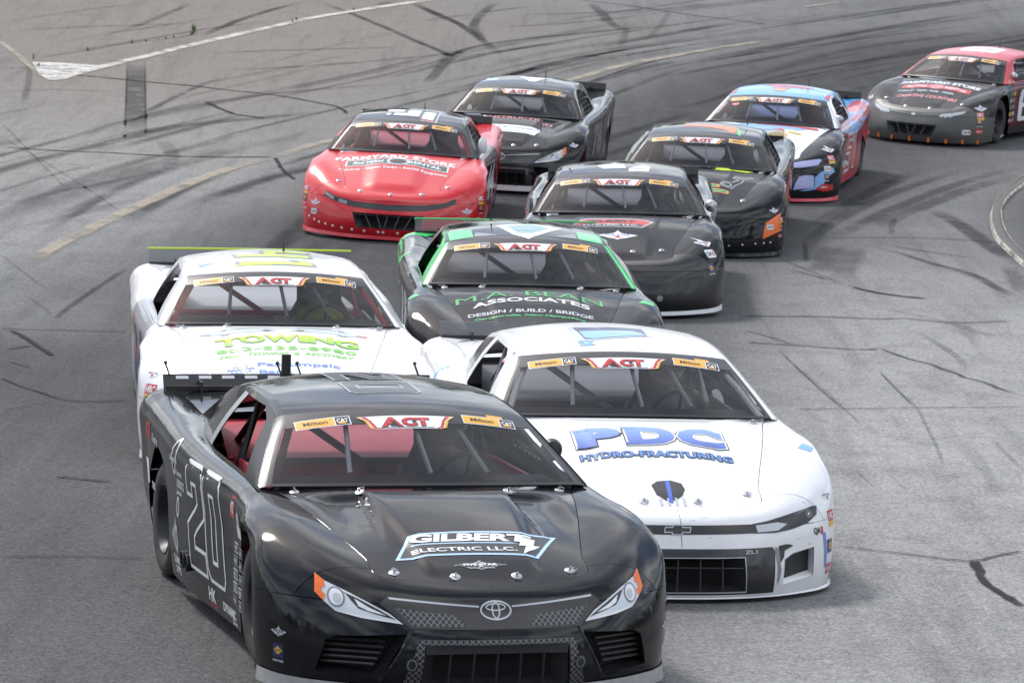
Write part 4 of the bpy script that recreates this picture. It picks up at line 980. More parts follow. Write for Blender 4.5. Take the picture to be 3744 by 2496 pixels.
def film(name, col, strength, edge=.35, nscale=1.2, worn=.0, endfade=.12, rough=.85, even=False):
    """thin deposit (rubber, paint) that lets the asphalt show through where it is worn"""
    if name in MATS: return MATS[name]
    m, t, b = nodemat(name); N = t.nodes; Lk = t.links
    a = N.new('ShaderNodeAttribute'); a.attribute_name = 'uvw'; s = N.new('ShaderNodeSeparateXYZ'); Lk.new(a.outputs['Vector'], s.inputs[0])
    def mr(v, a0, a1, b0, b1, smooth=True):
        n = N.new('ShaderNodeMapRange'); n.interpolation_type = 'SMOOTHSTEP' if smooth else 'LINEAR'
        for k, q in zip(('From Min', 'From Max', 'To Min', 'To Max'), (a0, a1, b0, b1)): n.inputs[k].default_value = q
        Lk.new(v, n.inputs['Value']); return n.outputs[0]
    def mu(x, y):
        n = N.new('ShaderNodeMath'); n.operation = 'MULTIPLY'
        for i, v in enumerate((x, y)):
            if isinstance(v, float): n.inputs[i].default_value = v
            else: Lk.new(v, n.inputs[i])
        return n.outputs[0]
    f = mu(mr(s.outputs[1], 0, edge, 0, 1), mr(s.outputs[1], 1 - edge, 1, 1, 0))
    f = mu(f, mu(mr(s.outputs[2], 0, endfade, 0, 1), mr(s.outputs[2], 1 - endfade, 1, 1, 0)))
    tcn = N.new('ShaderNodeTexCoord')
    n1 = N.new('ShaderNodeTexNoise'); n1.inputs['Scale'].default_value = nscale; n1.inputs['Detail'].default_value = 8; n1.inputs['Roughness'].default_value = .7; Lk.new(tcn.outputs['Object'], n1.inputs['Vector'])
    n2 = N.new('ShaderNodeTexNoise'); n2.inputs['Scale'].default_value = 30; n2.inputs['Detail'].default_value = 5; n2.inputs['Roughness'].default_value = .75; Lk.new(tcn.outputs['Object'], n2.inputs['Vector'])
    if even: f = mu(f, mr(n1.outputs['Fac'], .25, .50, .55, 1))
    else: f = mu(f, mr(n1.outputs['Fac'], .30 + worn * .25, .55 + worn * .2, .25, 1))
    if not even: f = mu(f, mr(n2.outputs['Fac'], .30 + worn * .15, .58 + worn * .1, .45 - worn * .3, 1))
    f = mu(f, float(strength))
    b.inputs['Base Color'].default_value = (*col, 1); b.inputs['Roughness'].default_value = .9; b.inputs['Specular IOR Level'].default_value = .1
    tr = N.new('ShaderNodeBsdfTransparent'); mx_ = N.new('ShaderNodeMixShader'); Lk.new(f, mx_.inputs[0]); Lk.new(tr.outputs[0], mx_.inputs[1]); Lk.new(b.outputs[0], mx_.inputs[2])
    Lk.new(mx_.outputs[0], N['Material Output'].inputs['Surface'])
    MATS[name] = m
    return m
lift = .004
for i, e in enumerate(GD['MARKS']):
    pts, w, k = e[0], e[1], e[2]
    if len(e) > 3:
        o = link('skid_mark', strip(pts, .36, .0045), TRACK, film('rubber_wide', (.055, .055, .06), .55, .15, 2.0, .0, .3))
        for s in (-1, 1): link('skid_mark', strip([(a + s * .15, b) for a, b in pts], .05, .0085), TRACK, film('rubber_edge', (.02, .02, .022), .5, .4, 1.2, 0., .35))
        continue
    if k < 0: continue
    if k < 0: m = film('scuff%d' % int(-k * 100), (.24, .235, .225), -k * 1.6, .45, 2.)
    else: m = film('rubber%d' % int(k * 100), (.032, .032, .035), min(1., k * 1.05), .30, 1.4, 0., .28)
    if 0 < w < .1 and k > 0: m = film('rubber_thin', (.05, .05, .053), .28, .42, 1.4)
    link('skid_mark' if k > 0 else 'scuff_mark', strip(pts, w * (.72 if w > .1 else 1.), lift + .0005 * (i % 8), .35, .06, i), TRACK, m)
# long faint rubber arcs that run with the traffic, left by many laps
LANE = [(-5.3, 28), (-5.02, 35.4), (-4.6, 40.2), (-3.98, 44.35), (-3.2, 47.0), (-1.5, 52.3), (.32, 56.85), (1.94, 61.2), (4.61, 65.6), (9., 71.5), (15., 78.)]
lane = resample(LANE, .5); lt = np.gradient(lane, axis=0); lt /= np.linalg.norm(lt, axis=1)[:, None]; ln = np.stack([-lt[:, 1], lt[:, 0]], 1)
rr = random.Random(21)
for i in range(120):
    off = rr.uniform(.3, 5.5) if i < 58 else rr.uniform(-6.5, -.2); L0 = rr.uniform(5, 16)
    a = rr.uniform(0, len(lane) * .5 - L0); j0, j1 = int(a * 2), int((a + L0) * 2)
    if i < 58: j0 = max(j0, 20)
    seg = [(lane[j][0] + ln[j][0] * (off + .05 * (j - j0) * rr_d), lane[j][1] + ln[j][1] * (off + .05 * (j - j0) * rr_d)) for rr_d in (rr.uniform(-.6, .6),) for j in range(j0, min(j1, len(lane) - 1), 4)]
    if len(seg) < 3: continue
    k = rr.choice((.14, .2, .26, .34)) * (.9 if off > 0 else 1.1)
    link('skid_mark', strip(seg, rr.uniform(.14, .42), .0030 + .00012 * (i % 9), .4, .05, 300 + i), TRACK, film('rub_arc%d' % int(k * 100), (.030, .030, .033), min(1., k * 1.5), .45, .8, 0., .3))
for i, (pts, w) in enumerate(GD['CRACKS']):
    ddx, ddy = abs(pts[-1][0] - pts[0][0]), abs(pts[-1][1] - pts[0][1]); deep = ddy > 1.3 * ddx
    link('crack', strip(pts, w * (.75 if deep or w > .1 else 1.55 if w < .06 else .85), .009, .12, .25, 50 + i), TRACK, film('tar_thin', (.04, .04, .043), .65, .22, 3., 0., .15, .6, True) if deep and w < .09 else film('tar', (.026, .026, .028), .85, .22, 3., 0., .04, .6, True))
paint_w = film('worn_white_paint', (.60, .565, .49), .9, .18, 1.8, .12, .01); paint_y = film('worn_cream_paint', (.38, .335, .265), .8, .30, 1.1, .05, .08)
for k, w, m in (('WHITE_LINE', .24, paint_w), ('WHITE_ARM', .17, paint_y), ('YEL_A', .27, paint_y), ('YEL_B', .24, paint_y), ('YEL_C', .26, paint_y), ('YEL_D', .14, paint_y)):
    o = link('painted_line', strip(GD[k], w, .0125, .25, .08, 7), None, m); tag(o, kind='structure')
def fan(pts, lift):
    V = [(x, y, zf(x, y) + lift) for x, y in pts]; cx = sum(p[0] for p in pts) / len(pts); cy = sum(p[1] for p in pts) / len(pts)
    V.append((cx, cy, zf(cx, cy) + lift)); n = len(pts)
    me = mesh_from(V, [[i, (i + 1) % n, n] for i in range(n)])
    at = me.attributes.new('uvw', 'FLOAT_VECTOR', 'POINT'); at.data.foreach_set('vector', np.full((n + 1, 3), .5, np.float32).ravel())
    if me.polygons[0].normal.z < 0: me.flip_normals()
    return me
tag(link('painted_corner', fan(GD['WHITE_TRI'], .016), None, film('patchy_white_paint', (.62, .61, .58), .95, .1, 2.6, .15, .01)), kind='structure')
# asphalt kerb of the infield edge, with worn white paint along it
def kerb():
    a = resample(GD['CURB_OUT'], .3); n = len(a); b = resample(GD['CURB_IN'], .1)
    b = b[np.linspace(0, len(b) - 1, n).astype(int)]
    prof = [(0, -.01), (.02, .02), (.08, .036), (.3, .045), (.6, .045), (.9, .032), (1.05, .0)]
    V, F = [], []
    rnd = random.Random(4)
    for i in range(n):
        j = rnd.uniform(-.012, .012)
        for u, h in prof:
            p = a[i] + (b[i] - a[i]) * u; V.append((p[0], p[1], zf(p[0], p[1]) + h + (j if 0 < u < 1 else 0) * .6))
    m = len(prof)
    F = [[i * m + k, i * m + k + 1, (i + 1) * m + k + 1, (i + 1) * m + k] for i in range(n - 1) for k in range(m - 1)]
    return solid((V, F), True), a, b, n
km, ka, kb, kn = kerb()
KERB = tag(link('kerb', km, None, mat('kerb_asphalt', (.085, .082, .078), .9, dirt=.3, nscale=6, bump=.5)), kind='structure')
def kerb_paint(u0, u1, h):
    V, F, U = [], [], []
    for i in range(kn):
        for q in range(5):
            u = u0 + (u1 - u0) * q / 4; p = ka[i] + (kb[i] - ka[i]) * u
            hh = np.interp(u, (0, .02, .08, .3, .6, .9, 1.05), (-.01, .02, .036, .045, .045, .032, 0)) + h
            V.append((p[0], p[1], zf(p[0], p[1]) + hh)); U.append((i * .3, q / 4, .5))
    F = [[i * 5 + k, i * 5 + k + 1, (i + 1) * 5 + k + 1, (i + 1) * 5 + k] for i in range(kn - 1) for k in range(4)]
    me = mesh_from(V, F); at = me.attributes.new('uvw', 'FLOAT_VECTOR', 'POINT'); at.data.foreach_set('vector', np.array(U, np.float32).ravel())
    return me
link('kerb_paint', kerb_paint(-.05, .16, .014), KERB, film('kerb_white', (.56, .53, .46), 1., .2, 3., .25, .01))
link('kerb_paint', kerb_paint(.82, 1.02, .016), KERB, film('kerb_white', (.56, .53, .46), 1., .2, 3., .25, .01))

# weeds growing in the pavement cracks
def weed(rnd, h, n):
    V, F = [], []
    for _ in range(n):
        a = rnd.uniform(0, 6.28); r0 = rnd.uniform(0, .012); bx, by = r0 * math.cos(a), r0 * math.sin(a)
        l = h * rnd.uniform(.4, 1.); lean = rnd.uniform(.1, .6); d = rnd.uniform(0, 6.28); w = rnd.uniform(.006, .014)
        ux, uy = math.cos(d), math.sin(d); k = len(V)
        for t in (0, .5, 1):
            ox = ux * lean * l * t * t; oy = uy * lean * l * t * t; ww = w * (1 - .85 * t)
            V.append((bx + ox - uy * ww, by + oy + ux * ww, l * t * (1 - .2 * lean * t))); V.append((bx + ox + uy * ww, by + oy - ux * ww, l * t * (1 - .2 * lean * t)))
        F += [[k, k + 1, k + 3, k + 2], [k + 2, k + 3, k + 5, k + 4]]
    return mesh_from(V, F, smooth=False)
wl = ['tall green weed tuft growing in the crack above the white line', 'leaning weed blade in the upper crack, just right of the tall tuft', 'low weed at the foot of the tall tuft in the upper crack', 'small weed midway along the upper crack on the left', 'small weed in the upper crack above the white corner patch', 'weed tuft at the top left tip of the white corner patch', 'weed growing through the white corner patch', 'low green weeds above the middle of the long white line', 'weed speck beside the weeds over the middle of the white line', 'low weed by the upper end of the white line', 'tiny weed in the crack left of the tall tuft', 'faint weed in the crack farther left of the tall tuft', 'thin weed in the upper crack between the tall tuft and the small weed']
wmat = mat('weed_green', (.12, .20, .045), .7, nscale=30, dirt=.25)
wr = random.Random(3)
for i, (x, y) in enumerate(GD['WEEDS']):
    h = [.22, .14, .10, .08, .08, .12, .10, .08, .07, .07, .05, .05, .05][i]
    o = link('weed', weed(wr, h, 30 if i in (0, 7) else 16), None, wmat); o.location = (x, y, zf(x, y)); tag(o, wl[i], 'weed', 'weeds in the pavement cracks')

# wood round the speedway (out of frame, far side seen only as the dark band mirrored in the bodywork)
def wood():
    rnd = random.Random(11); V, F = [], []
    for i in range(300):
        a = R(rnd.uniform(-180, 180)); d = rnd.uniform(150, 190) if abs(a) < 1.9 else rnd.uniform(75, 105); cx, cy = d * math.sin(a), 20 + d * math.cos(a); z0 = zf(cx, cy)  # nearer trees behind the camera added to block sky mirrored in the noses
        h = rnd.uniform(9, 17); w = rnd.uniform(3, 5.5)
        V0, F0 = tube([(cx, cy, z0 - 1), (cx, cy, z0 + h * .5)], [.3, .15], 5); k = len(V); V += V0; F += [[q + k for q in f] for f in F0]
        for _ in range(60):
            t = rnd.random(); rr = w * (1 - t * .8) * rnd.uniform(.4, 1); b = rnd.uniform(0, 6.28)
            p = Vector((cx + rr * math.cos(b), cy + rr * math.sin(b), z0 + h * (.12 + .88 * t))); s = rnd.uniform(.8, 1.7)
            n = Vector((rnd.gauss(0, 1), rnd.gauss(0, 1), rnd.gauss(0, .6))).normalized(); u = n.orthogonal().normalized(); v = n.cross(u); k = len(V)
            V += [tuple(p + u * s), tuple(p + v * s * .8), tuple(p - u * s), tuple(p - v * s * .7)]; F.append([k, k + 1, k + 2, k + 3])
    return mesh_from(V, F, smooth=False)
tag(link('unseen_wood', wood(), None, mat('foliage', (.05, .075, .03), .8, nscale=.5, dirt=.1)), 'dark woods standing out of view round the speedway', 'wood', kind='stuff')
# ---------------------------------------------------------------- the ten cars
def gloss(name, col, rough=.22, coat=.6, dirt=.05, **k):
    dark = max(col) < .12
    return mat('paint_' + name, col, rough * .26 if dark else rough, coat=0. if dark else coat, coat_rough=.05, spec=.34 if dark else .5, ripple=.10, dirt=dirt, nscale=k.pop('nscale', 5.), **k)
def inset(p, d):
    """inset of a simple polygon by mitred edges"""
    n = len(p); ar = sum(p[i][0] * p[(i + 1) % n][1] - p[(i + 1) % n][0] * p[i][1] for i in range(n)); s = 1 if ar > 0 else -1; o = []
    for i in range(n):
        a, b, c = Vector(p[i - 1]), Vector(p[i]), Vector(p[(i + 1) % n]); e1 = (b - a).normalized(); e2 = (c - b).normalized()
        n1 = Vector((-e1.y, e1.x)) * s; n2 = Vector((-e2.y, e2.x)) * s; m = (n1 + n2); k = d / max(.35, 1 + n1.dot(n2)); o.append((b.x + m.x * k, b.y + m.y * k))
    return o
DIG = {'2': [[(0, .66), (0, .90), (.12, 1), (.88, 1), (1, .90), (1, .52), (.55, .37), (.42, .31), (.42, .24), (1, .24), (1, 0), (0, 0), (0, .42), (.46, .58), (.60, .64), (.60, .78), (.38, .78), (.38, .66)]],
       '0': [[(0, .10), (0, .90), (.12, 1), (.88, 1), (1, .90), (1, .10), (.88, 0), (.12, 0)], [(.40, .22), (.60, .22), (.60, .78), (.40, .78)]],
       '5': [[(0, 1), (1, 1), (1, .76), (.42, .76), (.42, .64), (.88, .64), (1, .55), (1, .10), (.88, 0), (.12, 0), (0, .10), (0, .30), (.40, .30), (.40, .22), (.60, .22), (.60, .44), (0, .44)]],
       '4': [[(0, 1), (.38, 1), (.38, .60), (.60, .60), (.60, 1), (1, 1), (1, 0), (.60, 0), (.60, .36), (.12, .36), (0, .46)]],
       '1': [[(.30, 0), (.30, .74), (.12, .66), (.12, .86), (.40, 1), (.70, 1), (.70, 0)]],
       '7': [[(0, 1), (1, 1), (1, .72), (.58, 0), (.16, 0), (.56, .74), (.56, .76), (0, .76)]],
       '6': [[(0, .10), (0, .90), (.12, 1), (.88, 1), (1, .90), (1, .72), (.60, .72), (.60, .78), (.40, .78), (.40, .60), (.88, .60), (1, .52), (1, .10), (.88, 0), (.12, 0)], [(.40, .20), (.60, .20), (.60, .40), (.40, .40)]],
       '8': [[(0, .10), (0, .45), (.08, .52), (0, .58), (0, .90), (.12, 1), (.88, 1), (1, .90), (1, .58), (.92, .52), (1, .45), (1, .10), (.88, 0), (.12, 0)], [(.40, .20), (.60, .20), (.60, .42), (.40, .42)], [(.40, .62), (.60, .62), (.60, .80), (.40, .80)]]}
def number(d, digits, P, plane, w, h, fill, line, lw=.012, gapx=.06, slant=0., lay=0):
    """block race number: outline colour under fill colour"""
    x = -(w * len(digits) + gapx * (len(digits) - 1)) / 2
    for c in digits:
        def tf(p): return [(x + a * w + slant * (b - .5) * h, (b - .5) * h) for a, b in p]
        lp = [tf(q) for q in DIG[c]]
        if line: d.poly([lp if len(lp) > 1 else lp[0]], P, plane, line, lay)
        if fill:
            il = [inset(lp[0], lw)] + [inset(q, -lw) for q in lp[1:]]; d.poly([il if len(il) > 1 else il[0]], P, plane, fill, lay + 1)
        x += w + gapx
    return d
def mir(p): return [(-a, b) for a, b in p][::-1]

def rivets(root, S, pts, m, r=.014, name='rivet'):
    me = shared(('rivet', r), lambda: solid(lathe([(0, .006), (r * .7, .004), (r, 0), (r, -.004)], 10, 'x'), True))
    for y, z in pts:
        h, n, i, d = S['bvh'].ray_cast(Vector((2.5, y, z)), Vector((-1, 0, 0)), 2.4)
        if h is None: continue
        o = link(name, me, root, m); o.matrix_local = Matrix.Translation(h) @ (n if n.x > 0 else -n).to_track_quat('X', 'Z').to_matrix().to_4x4()

# ---- nose faces
FOG = [(.788, .318), (.745, .341), (.432, .372), (.555, .140), (.828, .163)]
CAMRY = dict(name='camry', hood='ridge', holes=[[(-.352, .322), (.352, .322), (.365, .116), (-.365, .116)], FOG])
def camry_nose(root, S, nose, body):
    bp = MATS['black_plastic']
    recess(nose, S, [(-.350, .320), (.350, .320), (.363, .118), (-.363, .118)], .06, bp, MATS['void'], 'grille_duct')
    g = link('grille', solid(join(*[bar(S, (-.345 + .69 * k / 6, .28), (-.350 + .70 * k / 6, .12), .0065, .022) for k in range(1, 6)], box((nx(S, 0, .30) - .045, 0, .300), (.03, .70, .046)))), nose, mat('grille_bar0', (.022, .022, .025), .5))
    for s in (1, -1):
        pg = FOG if s == 1 else mir(FOG)
        rc = recess(nose, S, pg, .085, body, MATS['void'], 'brake_duct')
        for k in range(5):
            z = .205 + .028 * k
            pa, pb = (s * (.795 - .006 * k), z), (s * (.565 - .012 * k), z + .004); xa, xb = nx(S, *pa) - .055, nx(S, *pb) - .070
            link('slat', solid(tube([(xa, *pa), (xb, *pb)], .0085, 5)), rc, bp)
        d = Deco(S)
        q = lambda p: [(s * a, b) for a, b in p]
        d.poly([q([(.808, .606), (.774, .578), (.681, .540), (.608, .506), (.507, .456), (.449, .412), (.632, .432), (.741, .452), (.786, .490), (.818, .528)])], (1, 0, 0), 'front', ink('lamp', (.62, .66, .70), .15), 0, .03)
        d.poly([q([(.72, .545), (.640, .513), (.552, .470), (.475, .428), (.560, .448), (.640, .470), (.668, .500), (.69, .53)])], (1, 0, 0), 'front', 'black', 1, .03)
        d.poly([q([(.655, .512), (.600, .480), (.520, .445), (.600, .462), (.640, .480)])], (1, 0, 0), 'front', 'white', 2, .03)
        d.poly([q([(.69, .452), (.62, .442), (.449, .412), (.632, .430), (.735, .450)])], (1, 0, 0), 'front', 'white', 2, .03)
        d.poly([oval(s * .733, .513, .038, .044)], (1, 0, 0), 'front', 'grey', 2, .03).poly([oval(s * .733, .513, .030, .036)], (1, 0, 0), 'front', 'white', 3, .03).poly([oval(s * .728, .508, .018, .022)], (1, 0, 0), 'front', 'silver', 4, .03)
        d.poly([q([(.810, .606), (.776, .580), (.774, .556), (.792, .545), (.790, .530), (.776, .520), (.788, .492), (.822, .528)])], (1, 0, 0), 'front', 'orange', 2, .03)
        d.put('headlight', nose)
        d = Deco(S); d.poly([q([(.383, .345), (.356, .330), (.370, .114), (.455, .114)])], (1, 0, 0), 'front', 'mesh', 0).poly([q([(.479, .481), (.403, .404), (.148, .404), (.204, .454)])], (1, 0, 0), 'front', 'mesh', 1)
        d.poly([oval(s * .415, .229, .030, .036)], (1, 0, 0), 'front', 'black', 2).poly([ringp(s * .415, .229, .022, .027, .004)], (1, 0, 0), 'front', 'grey', 3).put('grille_sticker', nose)
        Deco(S).poly([q([(.505, .526), (.082, .494), (.082, .487), (.50, .517)])], (1, 0, 0), 'front', 'silver', 1).put('chrome_strip', nose)
        pts = [(s * .413, .394), (s * .45, .318), (s * .50, .225), (s * .549, .136)]
        link('nose_ridge', solid(tube([(nx(S, *p) - .002, *p) for p in pts], .011, 8), True), nose, body)
    Deco(S).poly([[(-.383, .347), (.383, .347), (.356, .326), (-.356, .326)]], (1, 0, 0), 'front', 'mesh', 0).put('grille_sticker', nose)
    Deco(S).poly([[(-.548, .498), (-.505, .530), (-.082, .503), (.082, .503), (.505, .530), (.548, .498), (.418, .396), (.148, .392), (-.148, .392), (-.418, .396)]], (1, 0, 0), 'front', 'black', 0).put('upper_grille', nose)
    d = Deco(S)
    d.poly([oval(0, .474, .080, .046, 30)], (1, 0, 0), 'front', 'black', 1, .02)
    for cx, cz, rx, rz, t in ((0, .474, .078, .044, .008), (0, .474, .021, .038, .007), (0, .488, .050, .018, .0065)): d.poly([ringp(cx, cz, rx, rz, t)], (1, 0, 0), 'front', 'silver', 2, .02)
    d.put('badge', nose)
    c = [(nx(S, 0, z) - .0005, 0, z) for z in np.linspace(.575, .33, 12)]
    link('nose_seam', solid(tube(c, .0022, 5)), nose, MATS['void'])
CAM_GR = [(-.388, .262), (.388, .262), (.402, .066), (-.402, .066)]; CAM_V = [(.640, .235), (.700, .266), (.850, .284), (.846, .119), (.634, .088)]
CAMARO = dict(name='camaro', hood='flat', nose_drop=.08, blunt=.6, holes=[CAM_GR, CAM_V])
def camaro_nose(root, S, nose, body):
    bp = MATS['black_plastic']
    Deco(S).poly([[[(-.560, .312), (.560, .312), (.578, .285), (.575, .052), (-.575, .052), (-.578, .285)], [(-.392, .266), (-.406, .062), (.406, .062), (.392, .266)]]], (1, 0, 0), 'front', ink('charcoal', (.030, .031, .034), .2), 0).put('grille_panel', nose)
    recess(nose, S, CAM_GR, .06, bp, MATS['void'], 'grille_duct')
    link('grille', solid(join(*[bar(S, (-.385 + .77 * k / 6, .258), (-.40 + .80 * k / 6, .07), .005, .02) for k in range(1, 6)], bar(S, (-.39, .20), (.39, .20), .004, .022))), nose, mat('grille_bar', (.05, .05, .055), .5))
    for s in (1, -1):
        q = lambda p: [(s * a, b) for a, b in p]
        recess(nose, S, q(CAM_V), .05, body, mat('vent_mesh', (.025, .026, .028), .5), 'brake_duct')
        d = Deco(S).poly([q([(.440, .438), (.529, .449), (.70, .480), (.850, .503), (.880, .500), (.874, .457), (.801, .420), (.698, .399), (.583, .387), (.440, .390)])], (1, 0, 0), 'front', 'black', 1, .03)
        d.poly([q([(.46, .430), (.60, .440), (.66, .428), (.60, .398), (.47, .394)])], (1, 0, 0), 'front', 'silver', 2, .03).poly([ringp(s * .815, .466, .022, .020, .005)], (1, 0, 0), 'front', 'grey', 2, .03).poly([oval(s * .815, .466, .009, .008)], (1, 0, 0), 'front', 'silver', 2, .03)
        d.poly([q([(.70, .470), (.80, .492), (.84, .498), (.76, .478)])], (1, 0, 0), 'front', 'grey', 2, .03).put('headlight', nose)
        d = Deco(S).poly([q([(.575, .312), (.600, .300), (.604, .27), (.618, .18), (.606, .12), (.596, .10), (.592, .20), (.580, .285)])], (1, 0, 0), 'front', 'grey', 1).put('scuff', nose)
    Deco(S).poly([[(-.45, .437), (0, .436), (.45, .437), (.45, .391), (0, .387), (-.45, .391)]], (1, 0, 0), 'front', 'black', 0).put('upper_grille', nose)
    d = Deco(S)
    B = [(-.08, -.016), (-.072, .016), (-.030, .016), (-.028, .028), (.034, .028), (.032, .016), (.080, .016), (.072, -.016), (.028, -.016), (.026, -.028), (-.036, -.028), (-.034, -.016)]
    d.poly([B], (1, 0, .412), 'front', 'silver', 2).poly([inset(B, .006)], (1, 0, .412), 'front', 'black', 3).put('badge', nose)
    Deco(S).text('ZL1', (1, .425, .292), 'front', .075, .020, 'silver', 2, .02).put('badge', nose)
    link('nose_seam', solid(tube([(nx(S, .02, z) - .0005, .02, z) for z in list(np.linspace(.50, .45, 4)) + list(np.linspace(.38, .32, 4))], .002, 5)), nose, MATS['void'])
RND_GR = [(-.44, .315), (.40, .315), (.36, .165), (.30, .150), (-.36, .150), (-.42, .175)]
ROUND = dict(name='round', hood='dome', nose_drop=.05, holes=[[(-.41, .315), (.41, .315), (.35, .150), (-.35, .150)]])
SMOOTH = dict(name='smooth', hood='flat', nose_drop=.05, blunt=.5)
def round_nose(root, S, nose, cells):
    pg = [(-.41, .315), (.41, .315), (.35, .150), (-.35, .150)]
    recess(nose, S, pg, .06, MATS['black_plastic'], MATS['void'], 'grille_duct')
    link('grille', solid(join(*[bar(S, (-.40 + .80 * k / cells, .31), (-.34 + .68 * (k + (.35 if k < cells / 2 else -.35)) / cells, .155), .006, .02) for k in range(1, cells)], bar(S, (-.40, .29), (.40, .29), .006, .02))), nose, mat('grille_bar2', (.10, .10, .11), .5))
def corner_stickers(S, nose, side, items):
    pl = 'cornL' if side > 0 else 'cornR'
    for kind, x, y, z, w in items:
        P = (x, side * y, z)
        {'w': st_wings, 'q': st_qa1, 'f': st_fuel, 'h': st_hrc, 'e': st_red}[kind](S, P, pl, w).put('sticker', nose)

# ---- 1: black car, leading
blk = gloss('black', (.0095, .0100, .0118), .30, .6, .06); blk_n = gloss('black_nose', (.0085, .0088, .0102), .34, .6, .04, scuff=.5, scuff_col=(.10, .10, .10))
r, S, nose, hood, roof = make_car(1, CAMRY, 'matte black leading race car with white outlined 20 on its door', dict(body=blk, nose=blk_n, rocker=blk_n, a_pillar=mat('black_pillar', (.010, .0102, .0115), .30, spec=.3), lip=mat('lip_scuffed', (.34, .34, .34), .6, dirt=.6, nscale=12), b_pillar=mat('alu_pillar', (.32, .33, .34), .35, .3)), tin='red', pins=[(1.15, -.440), (1.212, -.154), (1.212, .154), (1.15, .440), (.175, -.385), (.175, .395), (.075, -.70), (.075, .70)], spoiler=dict(top=1.068), ant=None)
camry_nose(r, S, nose, blk)
M1 = r.matrix_world.copy()
Z = (0, 0, 0)
PG = [(-.409, -1.04), (-.300, -.835), (-.235, -.815), (.470, -.800), (.305, -1.055), (.20, -1.045)]
d = Deco(S).poly([PG], Z, 'top', 'ice', 0, .05).poly([inset(PG, .017)], Z, 'top', 'black', 1, .05)
d.text('GILBER', (.876, -.050, 0), 'top', .50, .078, 'white', 3, .045, .18).text('T', (.876, .262, 0), 'top', .13, .076, 'white', 3, .045, .18)
d.poly([[(.275, -.865), (.340, -.865), (.315, -.930), (.350, -.930), (.235, -1.040), (.270, -.955), (.235, -.955)]], Z, 'top', 'white', 3, .05).poly([[(-.30, -.925), (.20, -.925), (.235, -.935), (-.305, -.935)]], Z, 'top', 'ice', 2, .05)
d.text('ELECTRIC LLC.', (.990, -.050, 0), 'top', .53, .036, 'white', 3, .02).put('hood_lettering', hood)
d = Deco(S).poly([[(x * .27, y * .11) for x, y in WINGS]], (1.142, -.008, 0), 'top', 'silver', 0, .04).poly([[(x * .25, y * .085) for x, y in WINGS]], (1.142, -.008, 0), 'top', 'black', 1, .04)
d.text('FIVE STAR', (1.132, -.008, 0), 'top', .17, .018, 'white', 2, .03).text('RaceCar    Bodies', (1.155, -.008, 0), 'top', .13, .009, 'white', 2, .0).poly([sc(STAR, .045, .05)], (1.138, -.008, 0), 'top', 'silver', 3, .04).put('hood_sticker', hood)
# roof number, read from the right side
d = Deco(S); number(d, '20', (-1.15, -.02, 0), 'topR', .36, .40, INK['black'], ink('faint', (.28, .30, .32)), .016, .05, .0); d.put('roof_number', roof)
